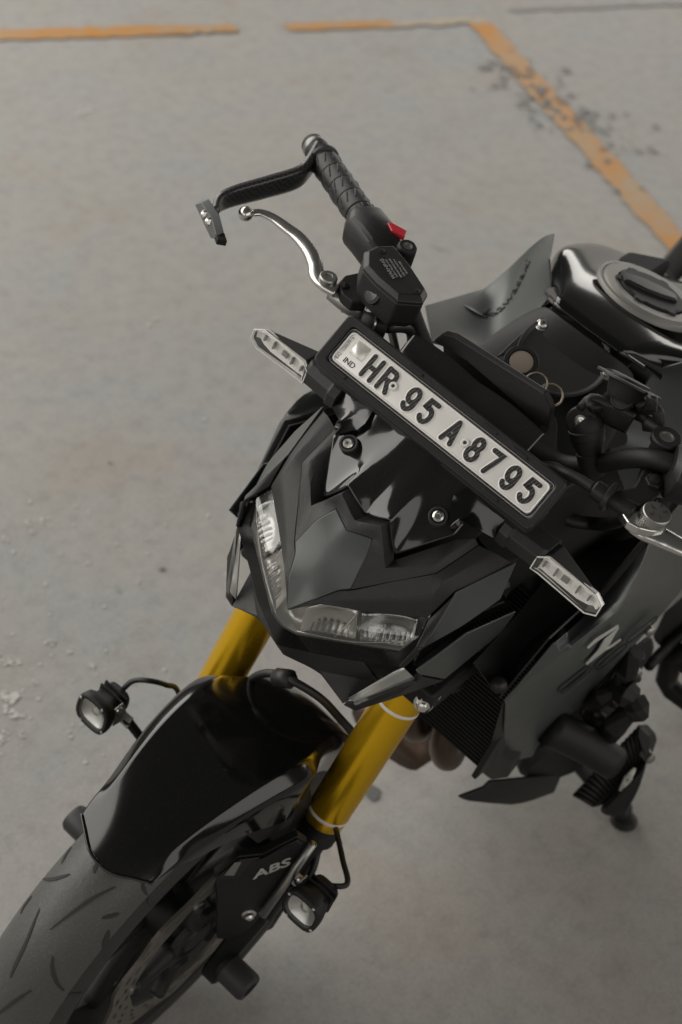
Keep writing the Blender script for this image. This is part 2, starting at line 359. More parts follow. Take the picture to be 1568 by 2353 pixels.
def mat_paint():
    m = mat('worn_yellow_paint', (.50,.26,.07), .55, spec=.35); nt = m.node_tree; b = nt.nodes['Principled BSDF']
    tc = nt.nodes.new('ShaderNodeTexCoord'); n = nt.nodes.new('ShaderNodeTexNoise'); n.inputs['Scale'].default_value = 4; n.inputs['Detail'].default_value = 9; n.inputs['Roughness'].default_value = .78
    nt.links.new(tc.outputs['Object'], n.inputs['Vector'])
    r = nt.nodes.new('ShaderNodeValToRGB'); e = r.color_ramp.elements; e[0].position = .36; e[0].color = (.36, .28, .19, 1); e[1].position = .62; e[1].color = (.47, .205, .034, 1)
    x = e.new(.74); x.color = (.40, .30, .19, 1)
    nt.links.new(n.outputs['Fac'], r.inputs[0]); nt.links.new(r.outputs[0], b.inputs['Base Color']); return m
mPaint = mat_paint()
def strip(name, a, b, wdt, z=.004, step=.02, rag=.006, m=mPaint, t=.001):
    a, b = np.array(a, float)[:2], np.array(b, float)[:2]; L = np.linalg.norm(b - a); d = (b - a) / L; nrm = V(-d[1], d[0]); N = max(2, int(L / step)); vs = []; fs = []
    for i in range(N + 1):
        c = a + d * L * i / N
        for s in (-1, 1): p = c + nrm * s * (wdt / 2 + random.uniform(-rag, rag)); vs.append((p[0], p[1], z))
    for i in range(N): fs.append((2 * i, 2 * i + 1, 2 * i + 3, 2 * i + 2))
    return mk(name, vs, fs, m, None, False)
g1, g2 = onG((1098, 48)), onG((1620, 633)); dl = unit(g2 - g1)
s1 = strip('parking_line', g1 + dl * .02, g1 + dl * 4.5, .082, .004); tag(s1, kind='structure', label='worn orange bay line running down to the right')
h0, h1 = onG((-200, 88)), onG((1092, 52)); hl = unit(h1 - h0); nh = V(-hl[1], hl[0], 0)
def hpt(q): p = onG(q); return h0 + hl * ((p - h0) @ hl)
hs = strip('parking_line', h0 - hl * 1.5, hpt((425, 72)), .068, .004); tag(hs, kind='structure', label='worn orange bay line along the top, left length')
hs = strip('parking_line', hpt((375, 72)), hpt((545, 68)), .05, .0052, rag=.012); tag(hs, kind='structure', label='thinning patched length of the orange bay line')
hs = strip('parking_line', hpt((655, 62)), hpt((905, 57)), .052, .004, rag=.006); tag(hs, kind='structure', label='short worn orange bay line length near the corner')
mFaint = mat('rubbed_out_paint', (.39,.335,.265), .6, spec=.3)
hs = strip('parking_line', hpt((905, 57)), g1 + hl * .03, .045, .0045, rag=.010, m=mFaint); tag(hs, kind='structure', label='rubbed-out last length of bay line at the corner')
mSeam = mat('joint_sealant', (.26, .26, .25), .7)
ja, jb = onG((1170, 24)), onG((1640, 6))
sj = strip('floor_joint', ja, jb, .028, .003, rag=.008, m=mSeam); tag(sj, kind='structure', label='dark floor joint beyond the bay corner')
def blobs(name, items, m, z, label):
    vs = []; fs = []
    for (c, r) in items:
        n = 9; k0 = len(vs); a0 = random.random() * 6; el = random.uniform(.5, 1); th = random.random() * PI
        for k in range(n):
            a = a0 + 2 * PI * k / n; rr = r * random.uniform(.7, 1.25); x, y = rr * math.cos(a), rr * el * math.sin(a)
            vs.append((c[0] + x * math.cos(th) - y * math.sin(th), c[1] + x * math.sin(th) + y * math.cos(th), z + .0001 * (len(fs) % 9)))
        fs.append(tuple(range(k0, k0 + n)))
    o = mk(name, vs, fs, m, None, False); tag(o, kind='stuff', label=label); return o
it = [(onG(q), r) for q, r in [((62, 1203), .009), ((95, 1197), .011), ((78, 1222), .007), ((12, 1240), .009), ((25, 1523), .014), ((22, 1605), .02), ((30, 1640), .015), ((118, 1478), .007), ((210, 1533), .008), ((77, 1570), .006), ((320, 1337), .006), ((268, 1252), .004), ((470, 965), .005), ((360, 735), .008), ((345, 750), .006), ((200, 255), .022), ((185, 262), .016), ((240, 1395), .004), ((478, 1187), .005), ((50, 1690), .006), ((12, 1590), .006), ((160, 1500), .005), ((10, 1700), .012), ((520, 1320), .006)]]
it += [(onG((random.uniform(-20, 420), random.uniform(1150, 1780))), random.uniform(.0015, .004)) for _ in range(60)]
it2 = []
for c_, r_ in it:
    if r_ > .005:
        for _ in range(14): it2.append((c_ + V(random.gauss(0, r_ * .55), random.gauss(0, r_ * .55), 0), r_ * random.uniform(.10, .38)))
    else: it2.append((c_, r_))
it = it2
blobs('paint_spatter', it, mat('dried_white_paint', (.50, .485, .45), .6), .0015, 'dried white paint spots on the floor')
it = []
for _ in range(105):
    t = random.random(); cx = 1130 + 300 * t + random.gauss(0, 34); cy = 150 + 190 * t + random.gauss(0, 22)
    it.append((onG((cx, cy)), random.uniform(.004, .014)))
for q, r in [((1240, 210), .035), ((1310, 222), .03), ((1345, 260), .035), ((1400, 335), .02), ((1465, 350), .022), ((1500, 352), .02), ((1120, 158), .03), ((1415, 440), .016), ((1475, 437), .016), ((1300, 165), .03), ((1520, 100), .01)]: it.append((onG(q), r * .55))
blobs('rubber_marks', it, mat('tyre_rubber_marks', (.17, .17, .165), .6), .0062, 'dark rubber dabs scattered over the orange bay line')
it = [(onG(q), r) for q, r in [((857, 1822), .016), ((372, 1310), .006), ((1335, 1705), .012), ((252, 1065), .004)]]
blobs('oil_spot', it, mat('oil_stain', (.12, .12, .115), .5), .0025, 'small dark oil spots on the floor')
# ================================================================== MOTORCYCLE
bike = empty('motorcycle', (0, 0, 0), (-LEAN, 0, 0))
tag(bike, 'black and satin grey naked motorcycle leaning on its side stand in the parking bay', 'motorcycle')
P = {}
P['T'] = onY(('i', 700, 2215), 0); P['N'] = onY(('i', 1265, 1460), 0)
P['P'] = S(('d', 915, 932), ('i', 1165, 1255)); P['Q'] = S(('d', 785, 1228), ('i', 780, 1565))
P['B'] = S(('d', 1270, 1135), ('i', 850, 815)); P['PT'] = S(('k', 330, 420), ('i', 1150, 510))
P['LO'] = S(('j', 1120, 262), ('i', 535, 1060)); P['BB'] = S(('k', 180, 710), ('i', 730, 740)); P['BT'] = S(('k', 560, 535), ('i', 1010, 340))
P['QQ'] = P['Q'] + V(.0005, .001, -.0005)
def mid(a, b, t=.5, off=(0, 0, 0)): return lerp(P[a], P[b], t) + np.array(off)
# curved shield edge
P['TQ1'] = S(('j', 400, 158), ('i', 720, 1900)); P['TQ2'] = S(('j', 560, 92), ('i', 775, 1680))
P['PQ1'] = S(('d', 875, 1050), ('i', 960, 1380))
P['C1'] = lerp(P['T'], P['N'], .33) + V(.0015, 0, .0035); P['C2'] = lerp(P['T'], P['N'], .68) + V(.001, 0, .003)
panel('nose_shield', {k: P[k] for k in ('T', 'TQ1', 'TQ2', 'Q', 'PQ1', 'P', 'N', 'C1', 'C2')},
      [['T', 'TQ1', 'C1'], ['C1', 'TQ1', 'TQ2', 'C2'], ['C2', 'TQ2', 'Q', 'PQ1'], ['C2', 'PQ1', 'P', 'N']], mGreen, bike, 'join', .004, .0016)
# cheek panels (textured) beside the shield, from nose tip to the screen
sh = V(-.0012, 0, -.0012)
ck = {k: P[k] + sh for k in ('T', 'TQ1', 'TQ2', 'QQ', 'LO', 'B', 'BB', 'BT', 'PT')}
ck['LE1'] = S(('j', 430, 188), ('i', 690, 1860)) ; ck['LE2'] = S(('j', 760, 228), ('i', 620, 1530))
ck['m1'] = lerp(ck['Q' 'Q'], ck['B'], .5) + V(.001, -.001, .001)
ck['mid'] = lerp(ck['LO'], ck['B'], .45) + V(.006, .002, .007)
ck['mid2'] = lerp(ck['LE2'], ck['QQ'], .55) + V(.003, .001, .004)
ck['topm'] = lerp(ck['BT'], ck['PT'], .5) + V(.001, 0, .003)
ck['bm'] = lerp(ck['BB'], ck['B'], .5) + V(.007, 0, .006)
panel('cheek_panel', ck, [['T', 'LE1', 'TQ1'], ['LE1', 'LE2', 'mid2', 'TQ1'], ['TQ1', 'mid2', 'TQ2'], ['TQ2', 'mid2', 'QQ'], ['LE2', 'LO', 'mid', 'mid2'], ['mid2', 'mid', 'm1', 'QQ'],
      ['LO', 'BB', 'bm', 'mid'], ['mid', 'bm', 'B', 'm1'], ['BB', 'BT', 'topm', 'bm'], ['bm', 'topm', 'PT', 'B']], mText, bike, 'both', .003, .0022, ref=(.4, .2, 1))
# inner panel: raised ledge and the valley beside the screen
scrtip = S(('d', 1035, 1030), ('i', 1045, 1140)); scrpk = S(('d', 1012, 825), ('i', 1275, 1030)); scrn = onY(('d', 862, 797), 0); outscr = S(('d', 1385, 905), ('i', 1130, 585))
g = V(.0015, 0, .0015)
ip = {k: P[k] - V(.0005, 0, .0005) for k in ('N', 'P', 'Q', 'B', 'PT')}
ip['M1'] = S(('d', 985, 1105), ('i', 930, 1230)); ip['M3'] = S(('d', 1262, 1088), ('i', 925, 800))
ip['M2'] = lerp(P['P'], scrpk, .55) + V(.004, 0, .006); ip['M0'] = lerp(P['N'], scrn, .55) + V(.004, 0, .004)
ip['MT'] = S(('k', 330, 395), ('i', 1160, 490)) + V(0, -.004, 0)
ip['V1'] = scrtip + V(-.006, 0, -.012); ip['V2'] = scrpk + V(-.008, 0, -.010); ip['V0'] = scrn + V(-.010, 0, -.008); ip['V3'] = outscr + V(-.012, 0, -.016)
ip['QB'] = ck['m1'] + V(.0002, 0, .0002); ip['M15'] = lerp(ip['M1'], ip['M2'], .5); ip['PQ'] = P['PQ1'] - V(.0005, 0, .0005)
panel('screen_surround', ip, [['Q', 'QB', 'B', 'M3', 'M1'], ['Q', 'M1', 'PQ'], ['PQ', 'M1', 'M15', 'P'], ['P', 'M15', 'M2'], ['P', 'M2', 'M0', 'N'], ['B', 'PT', 'MT', 'M3'],
      ['M1', 'M3', 'V3', 'V1'], ['M3', 'MT', 'V3'], ['M1', 'V1', 'M15'], ['M15', 'V1', 'V2', 'M2'], ['M2', 'V2', 'V0', 'M0']], mText, bike, 'join', .003, .0022)
# smoked screen: ruled between its wavy lower edge and the upper edge behind the number plate
topc = onY(('D', 1100, 878), 0)
stt = S(('b', 880, 1190), ('b', 185, 680)); stl = S(('b', 865, 1290), ('b', 100, 735))
def interp_poly(P_, s):
    d = [0]
    for i in range(len(P_) - 1): d.append(d[-1] + np.linalg.norm(P_[i + 1] - P_[i]))
    d = np.array(d) / d[-1]; return np.array([np.interp(s, d, [p[k] for p in P_]) for k in range(3)])
def scr_side():
    rows = []
    low = [scrn, lerp(scrn, scrpk, .55) + V(.002, 0, .0005), scrpk, lerp(scrpk, scrtip, .5) + V(.0, 0, -.003), scrtip, lerp(scrtip, outscr, .33), lerp(scrtip, outscr, .66), outscr]
    ys = [0, .016, .030, .040, .050, .064, .078, .092]
    nl = len(low)
    def topp(y):
        y = abs(y)
        return lerp(topc, stt, min(1, (y / .094))) + V(0, 0, .004 * math.sin(min(1, y / .094) * PI))
    NR = 14; g_ = []
    for r_ in range(NR + 1):
        t = r_ / NR; row = []
        for c_ in range(nl):
            lo = low[c_]; tp = topp(ys[c_] * 1.0); p = lerp(lo, tp, t)
            y = p[1]; env = math.sin(min(1, t * 1.5) * PI) if t < .667 else 0
            e2 = math.sin(PI * min(1, t * 1.15)) ** .6 if 0 < t < .869 else 0
            hgt = {0: .0105, 1: .0045, 2: -.0050, 3: .0015, 4: .0055, 5: .0045, 6: .0015, 7: -.002}[c_]
            p = p + unit(V(.55, 0, .83)) * hgt * e2
            row.append(p)
        g_.append(row)
    return g_
sg = scr_side(); full = [[MY @ p for p in reversed(r[1:])] + r for r in sg]
sc_o = sheet('smoked_screen', full, mSmoke, bike, 0)
crease_sub(sc_o, 2, 0.0)
sc_o.modifiers.new('thickness', 'SOLIDIFY').thickness = .003
# let the screen's lower edge stay sharp under subdivision
for sgn, q in ((1, ('d', 1290, 807)), (-1, ('d', 778, 397))):
    c = S(('d', 1290, 807), ('d', 778, 397)) * V(1, sgn, 1); n_ = unit(V(.55, 0.12 * sgn, .83))
    w_ = lathe('rubber_grommet', c, n_, [(-.008, .0105), (.0028, .0105), (.0034, .0098), (.0034, .008), (.001, .007), (-.002, .0)], mRub, bike, 28)
    bolt('bolt', c + n_ * .001, n_, .0066, mSteel, w_, .004)
# ------------------------------------------------------------------ headlight: rim, bucket, reflectors, clear cover
H = {}
H['c0'] = P['T'] + V(-.004, 0, -.004)
H['t1'] = ck['LE1'] + V(-.004, 0, -.003); H['t2'] = ck['LE2'] + V(-.004, 0, -.003); H['t3'] = ck['LO'] + V(-.003, 0, -.003)
H['a'] = S(('j', 1105, 335), ('i', 350, 1240)); H['b'] = S(('j', 940, 472), ('i', 342, 1420)); H['b2'] = S(('j', 640, 428), ('i', 440, 1800)); H['d'] = S(('j', 285, 385), ('i', 570, 2235)); H['e'] = onY(('D', 648, 1440), 0)
H['r1'] = S(('j', 1090, 400), ('i', 330, 1235)) + V(0, .004, 0); H['r2'] = S(('j', 935, 590), ('i', 245, 1430)); H['r3'] = S(('j', 700, 540), ('i', 330, 1800)); H['r4'] = S(('j', 440, 500), ('i', 415, 2120)); H['r5'] = onY(('j', 165, 440), 0)
# clear cover over each half
cov = {k: H[k] for k in ('c0', 't1', 't2', 't3', 'a', 'b', 'b2', 'd', 'e')}
for k in ('m1', 'm2'): pass
cov['m1'] = lerp(lerp(H['t1'], H['d'], .5), H['b2'], .15) + V(.003, 0, 0); cov['m2'] = lerp(H['t2'], H['b2'], .5) + V(.003, .0, .0)
mClearH = clear('haze_lens', (.80, .80, .79), rough=.14, base=.06)
panel('headlight_cover', cov, [['c0', 't1', 'm1', 'e'], ['e', 'm1', 'd'], ['t1', 't2', 'm2', 'm1'], ['m1', 'm2', 'b2', 'd'], ['t2', 't3', 'a', 'm2'], ['m2', 'a', 'b', 'b2']], mClearH, bike, 'join', 0, .003, ref=(1, .1, .3))
rim = {k: H[k] + V(-.001, 0, -.0008) for k in ('a', 'b', 'b2', 'd', 'e', 't3')}
rim.update({k: H[k] for k in ('r1', 'r2', 'r3', 'r4', 'r5')})
panel('headlight_rim', rim, [['t3', 'a', 'r1'], ['a', 'b', 'r2', 'r1'], ['b', 'b2', 'r3', 'r2'], ['b2', 'd', 'r4', 'r3'], ['d', 'e', 'r5', 'r4']], mRim, bike, 'join', .003, .002, ref=(1, .2, .2))
# bucket behind
def back(p, d=.019): return np.array(p) * V(1, .96, 1) + V(-d, 0, -.002)
bk = {k: back(H[k]) for k in ('c0', 't1', 't2', 't3', 'a', 'b', 'b2', 'd', 'e')}
bk2 = {'f_' + k: H[k] + V(-.0025, 0, 0) for k in ('a', 'b', 'b2', 'd', 'e', 't3', 't2', 't1', 'c0')}
allb = dict(bk); allb.update(bk2)
panel('headlight_bucket', allb, [['c0', 't1', 'd', 'e'], ['t1', 't2', 'b2', 'd'], ['t2', 't3', 'a', 'b'], ['t2', 'b', 'b2'], ['a', 'b', 'f_b', 'f_a'], ['b', 'b2', 'f_b2', 'f_b'], ['b2', 'd', 'f_d', 'f_b2'], ['d', 'e', 'f_e', 'f_d'], ['t3', 'a', 'f_a', 'f_t3'], ['t2', 't3', 'f_t3', 'f_t2'], ['t1', 't2', 'f_t2', 'f_t1'], ['c0', 't1', 'f_t1', 'f_c0']], mLiner, bike, 'join', 0, 0, ref=(1, .1, .3))
for sgn in (1, -1):
    mm = np.diag([1, sgn, 1.0])
    for k_, (f0, f1) in enumerate(((.12, .5), (.53, .92))):
        def hp(s, t, dep): return mm @ (lerp(interp_poly([H['c0'], H['t1'], H['t2'], H['t3']], s), interp_poly([H['e'], H['d'], H['b2'], H['b'], H['a']], s), t) + V(-dep, 0, 0))
        gg = [[hp(f0 + (f1 - f0) * s / 8, .08 + .87 * t / 6, .004 + .011 * math.sin(PI * s / 8) * math.sin(PI * (t + .5) / 7)) for s in range(9)] for t in range(7)]
        sheet('reflector', gg, mRefl if k_ == 0 else mReflD, bike, .0015, ref=(1, 0, .3))
        nb = 9
        rb = []
        fb = []
        for q_ in range(nb):                                   # fluted step of the optic
            s0 = f0 + (f1 - f0) * (q_ + .15) / nb; s1_ = f0 + (f1 - f0) * (q_ + .7) / nb
            n0 = len(rb); rb += [hp(s0, .60, .010), hp(s1_, .60, .010), hp(s1_, .90, .006), hp(s0, .90, .006), hp((s0 + s1_) / 2, .60, .0094), hp((s0 + s1_) / 2, .90, .0055)]
            fb += [(n0, n0 + 4, n0 + 5, n0 + 3), (n0 + 4, n0 + 1, n0 + 2, n0 + 5)]
        fo = mk('lens_flute', rb, fb, mReflD, bike, False)
    sweep('trim_line', [hp(.10, .94, .003), hp(.5, .97, .003), hp(.93, .95, .003), hp(.985, .5, .003)], .0005, mSteel, bike, 6, 3)
    sweep('trim_line', [hp(.5, .10, .004), hp(.44, .5, .004), hp(.36, .95, .003)], .0005, mSteel, bike, 6, 3)
# chin and lower cowl
CH = {}
CH['l'] = S(('j', 578, 815), ('i', 195, 2165)); CH['u'] = S(('j', 840, 640), ('i', 320, 1900)); CH['r4'] = H['r4'] + V(-.004, 0, -.002); CH['r5'] = H['r5'] + V(-.004, 0, 0); CH['r3'] = H['r3'] + V(-.004, 0, -.001)
CH['c2'] = onY(('j', 205, 505), 0); CH['c3'] = onY(('j', 330, 545), 0) + V(0, 0, .0)
CH['s1'] = S(('j', 440, 590), ('i', 412, 2285)); CH['c4'] = CH['c3'] + V(-.05, 0, .0)
CH['w'] = lerp(CH['s1'], CH['l'], .1) + V(-.002, 0, -.004)
panel('chin_cowl', CH, [['r5', 'r4', 's1', 'c2'], ['r4', 'r3', 'u', 's1'], ['s1', 'u', 'l'], ['c2', 's1', 'w', 'c3'], ['w', 's1', 'l']], mText, bike, 'join', .004, .003, ref=(1, .1, -.2))
# position lamp in each lower corner
DL = {'tip': S(('j', 612, 803), ('i', 197, 2105)), 'top': S(('j', 965, 602), ('i', 225, 1440)), 'or': S(('j', 1048, 672), ('i', 205, 1460)) , 'bt': S(('j', 660, 820), ('i', 185, 2060))}
DL['or'] = S(('j', 1045, 672), ('i', 215, 1450))
DL['bt'] = onY(('j', 660, 820), DL['tip'][1] + .010)
panel('position_lamp', DL, [['tip', 'bt', 'or', 'top']], mClear, bike, 'both', .002, .0012, ref=(1, .5, .1))
dn_ = unit(np.cross(DL['top'] - DL['tip'], DL['or'] - DL['tip'])); dn_ = dn_ if dn_ @ (CC - DL['tip']) > 0 else -dn_
dlr = {k: v - dn_ * .0045 for k, v in DL.items()}
panel('lamp_reflector', dlr, [['tip', 'bt', 'or', 'top']], mat('satin_reflector', (.50, .50, .48), .30, .75, bump=(70, .3, .002)), bike, 'both', .0015, 0, ref=(1, .5, .1))
# housing blade round the position lamp
DH = {'tip': S(('j', 583, 822), ('i', 190, 2170)), 'e1': S(('j', 655, 860), ('i', 135, 2080)), 'l1': DL['tip'] + V(-.002, 0, 0), 'l2': DL['bt'] + V(-.002, 0, -.001), 'l3': DL['or'] + V(-.002, 0, 0), 'l4': DL['top'] + V(-.003, 0, 0)}
DH['e2'] = S(('j', 880, 790), ('i', 150, 1700)); DH['e3'] = onY(('j', 1215, 665), .146); DH['e4'] = onY(('j', 1085, 640), .140)
DH['e1'] = S(('j', 655, 860), ('i', 135, 2080))
panel('lamp_housing', DH, [['tip', 'e1', 'l2', 'l1'], ['e1', 'e2', 'l3', 'l2'], ['e2', 'e3', 'e4', 'l3']], mPlas, bike, 'both', .008, .002, ref=(.8, .6, -.2))
# blades: two painted side wings behind the headlight
B1 = {'tip': S(('j', 1090, 465), ('i', 310, 1130)), 'bend': P['BB'] + V(-.001, .002, -.0005), 'top': P['BT'] + V(-.001, .001, 0)}
B1['top'] = S(('k', 560, 535), ('i', 1045, 285)); B1['low'] = onY(('e', 562, 690), .153); B1['lm'] = onY(('e', 345, 845), .145); B1['fr'] = ck['LO'] + V(-.001, .003, -.001)
B1['lt'] = onY(('e', 92, 985), .127)
panel('side_wing', B1, [['tip', 'bend', 'lm', 'lt'], ['bend', 'low', 'lm'], ['bend', 'top', 'low']], mGreen, bike, 'both', .003, .002, ref=(.5, 1, .6))
st_ = {'a': ck['LO'] + V(.0005, .001, -.001), 'b': S(('j', 1035, 468), ('i', 300, 1175)), 'c': B1['tip'], 'd': B1['bend']}
panel('wing_edge', st_, [['a', 'b', 'c', 'd']], mPlas, bike, 'both', .004, .0015, ref=(1, .2, .2))
B2 = {'tip': S(('j', 1045, 610), ('i', 150, 1265)), 'top': onY(('e', 648, 760), .155), 'tm': onY(('e', 370, 885), .152), 'lm': onY(('e', 560, 880), .150), 'bot': onY(('e', 250, 1135), .147), 'b0': onY(('e', 110, 1110), .139)}
panel('lower_wing', B2, [['tip', 'tm', 'bot', 'b0'], ['tm', 'top', 'lm', 'bot']], mGreen, bike, 'both', .003, .002, ref=(.5, 1, .3))
gapw_ = {'a': B1['lt'] + V(-.012, -.012, 0), 'b': B1['lm'] + V(-.012, -.012, 0), 'c': B1['low'] + V(-.012, -.012, 0), 'd': B2['top'] + V(-.02, -.008, 0), 'e': B2['tm'] + V(-.012, -.012, 0), 'f': B2['tip'] + V(-.012, -.006, 0)}
gapw = {'a': B1['tip'] + V(-.008, -.008, .004), 'b': B1['lm'] + V(-.006, -.010, .008), 'c': B1['low'] + V(-.006, -.010, .006), 'd': B2['top'] + V(-.006, -.010, -.004), 'e': B2['tm'] + V(-.006, -.010, -.006), 'f': B2['tip'] + V(-.006, -.008, -.004)}
panel('wing_backing', gapw, [['a', 'b', 'e', 'f'], ['b', 'c', 'd', 'e']], mGloss, bike, 'both', .003, .001, ref=(.5, 1, .3))
lathe('lamp_boss', onY(('e', 520, 690), .135), (0, 1, 0), [(-.02, .026), (.002, .026), (.006, .022)], mPlas, bike, 28)
lr = {'a': H['r1'] + V(-.002, 0, 0), 'b': H['r2'] + V(-.002, 0, 0), 'c': S(('j', 1035, 468), ('i', 300, 1175)) + V(-.001, 0, 0), 'd': S(('j', 970, 600), ('i', 235, 1400)) + V(-.002, .003, 0), 'e': S(('j', 940, 590), ('i', 225, 1400)) + V(-.001, .001, 0)}
panel('rim_strip', {'a': lr['c'], 'b': S(('j', 1035, 480), ('i', 290, 1230)) + V(0, .006, 0), 'c': onY(('j', 965, 590), DL['top'][1]), 'd': onY(('j', 938, 582), DL['top'][1] - .003)}, [['a', 'b', 'c', 'd']], mPlas, bike, 'both', .004, .0015, ref=(1, .4, .2))
# solid dark body inside the cowl so nothing is hollow
cw = [V(-.10, 0, .80), V(-.125, .085, .83), V(-.13, .09, .80), V(-.115, .05, .745), V(-.10, 0, .73)]
loft('headlight_shell', [[V(-.085, 0, .80), V(-.12, .08, .835), V(-.13, .085, .80), V(-.12, .05, .76), V(-.10, 0, .745), V(-.12, -.05, .76), V(-.13, -.085, .80), V(-.12, -.08, .835)],
      [V(-.17, 0, .93), V(-.19, .10, .90), V(-.20, .11, .82), V(-.20, .07, .78), V(-.19, 0, .77), V(-.20, -.07, .78), V(-.20, -.11, .82), V(-.19, -.10, .90)],
      [V(-.27, 0, .98), V(-.27, .08, .93), V(-.28, .10, .85), V(-.28, .07, .80), V(-.28, 0, .80), V(-.28, -.07, .80), V(-.28, -.10, .85), V(-.27, -.08, .93)]], mVoid, bike)
# ------------------------------------------------------------------ number plate
pc = V(-.2293, 0, 1.0395); pu = V(0, 1, 0); pv = unit(V(-.0320, 0, .0292)); pn = np.cross(pu, pv)
def pp(u, v, h=0.0): return pc + pu * u + pv * v + pn * h
def rrect(u0, u1, v0, v1, r, h, n=5):
    out = []
    for cx, cy, a0 in ((u1 - r, v1 - r, 0), (u0 + r, v1 - r, 90), (u0 + r, v0 + r, 180), (u1 - r, v0 + r, 270)):
        for k in range(n + 1): a = math.radians(a0 + 90 * k / n); out.append(pp(cx + r * math.cos(a), cy + r * math.sin(a), h))
    return out
U0, U1, V0, V1 = -.1545, .1505, -.0335, .0325
plate = loft('number_plate_holder', [rrect(U0 + .002, U1 - .002, V0 + .002, V1 - .002, .006, -.010), rrect(U0, U1, V0, V1, .007, -.006), rrect(U0, U1, V0, V1, .007, .003), rrect(U0 + .0018, U1 - .0018, V0 + .0018, V1 - .0018, .006, .0052),
     rrect(-.1442, .1432, -.0242, .0236, .006, .0050), rrect(-.1432, .1422, -.0234, .0228, .006, .0042), rrect(-.1432, .1422, -.0234, .0228, .006, -.001)], mPlas, bike, bevel=.0006)
loft('holder_lip', [rrect(U0 + .006, U1 - .006, V0 - .004, V0 + .004, .003, -.020), rrect(U0 + .003, U1 - .003, V0 - .001, V0 + .005, .003, -.006)], mPlas, plate, .001)
pl = loft('number_plate', [rrect(-.1428, .1418, -.0226, .0222, .006, -.0005), rrect(-.1428, .1418, -.0226, .0222, .006, .0006), rrect(-.1424, .1414, -.0222, .0218, .006, .0010)], mPlate, bike)
def ring(name, a, b, m, par): L = len(a); return mk(name, a + b, [(k, (k + 1) % L, L + (k + 1) % L, L + k) for k in range(L)], m, par, False)
ring('plate_border_film', rrect(-.1420, .1410, -.0219, .0215, .006, .0013), rrect(-.1395, .1385, -.0196, .0192, .0055, .0013), mFilm, pl)
loft('plate_border_ridge', [rrect(-.1396, .1386, -.0197, .0193, .0055, .0010), rrect(-.1390, .1380, -.0191, .0187, .0052, .0024), rrect(-.1380, .1370, -.0182, .0178, .0048, .0024), rrect(-.1374, .1364, -.0176, .0172, .0044, .0011)], mPlate, pl, caps=False)
def ribbon(strokes, w, h0, h1, f, cap=6, slope=.0008):
    vs, fs = [], []
    for si, (pts, closed) in enumerate(strokes):
        z1 = h1 + si * .00007; n = len(pts); base = len(vs); P2 = [np.array(p, float) for p in pts]
        outl = []
        if closed:
            A, B = [], []
            for i in range(n):
                t = unit(P2[(i + 1) % n] - P2[i - 1]); nn = V(-t[1], t[0]); A.append(P2[i] + nn * w / 2); B.append(P2[i] - nn * w / 2)
            Ao = [p + unit(p - q) * slope for p, q in zip(A, B)]; Bo = [q - unit(p - q) * slope for p, q in zip(A, B)]
            for L_, z in ((Ao, h0), (A, z1), (B, z1), (Bo, h0)): vs += [f(p[0], p[1], z) for p in L_]
            for r_ in range(3):
                for i in range(n): fs.append((base + r_ * n + i, base + r_ * n + (i + 1) % n, base + (r_ + 1) * n + (i + 1) % n, base + (r_ + 1) * n + i))
        else:
            L1, R1 = [], []
            for i in range(n):
                t = unit(P2[min(i + 1, n - 1)] - P2[max(i - 1, 0)]); nn = V(-t[1], t[0]); k = 1
                if 0 < i < n - 1:
                    a_, b_ = unit(P2[i] - P2[i - 1]), unit(P2[i + 1] - P2[i]); k = 1 / max(.6, math.cos(math.acos(max(-1, min(1, a_ @ b_))) / 2))
                L1.append(P2[i] + nn * w / 2 * k); R1.append(P2[i] - nn * w / 2 * k)
            def capp(c, d):
                a0 = math.atan2(d[1], d[0]); return [c + V(math.cos(a0 + PI / 2 - PI * k / cap), math.sin(a0 + PI / 2 - PI * k / cap)) * w / 2 for k in range(1, cap)]
            loop = L1 + capp(P2[-1], unit(P2[-1] - P2[-2])) + R1[::-1] + capp(P2[0], unit(P2[0] - P2[1]))
            m_ = len(loop); nrm = []
            for i in range(m_): t = loop[(i + 1) % m_] - loop[i - 1]; t = t / (np.linalg.norm(t) + 1e-9); nrm.append(V(t[1], -t[0]))
            # outline runs clockwise (left side forward): outward normal is to the left
            out = [loop[i] - nrm[i] * slope for i in range(m_)]
            vs += [f(p[0], p[1], z1) for p in loop] + [f(p[0], p[1], h0) for p in out]
            for i in range(m_): fs.append((base + i, base + (i + 1) % m_, base + m_ + (i + 1) % m_, base + m_ + i))
            # top as quads between the two sides plus cap fans
            nL = n
            for i in range(n - 1): fs.append((base + i, base + i + 1, base + m_ - (cap - 1) - (i + 1) - 1, base + m_ - (cap - 1) - i - 1))
            fs.append(tuple(base + i for i in range(n - 1, n + cap)))
            fs.append(tuple([base + m_ - (cap - 1) - 1 + i for i in range(cap)] + [base]))
    return vs, fs
def arc(cx, cy, rx, ry, a0, a1, n=10): return [(cx + rx * math.cos(math.radians(a0 + (a1 - a0) * k / n)), cy + ry * math.sin(math.radians(a0 + (a1 - a0) * k / n))) for k in range(n + 1)]
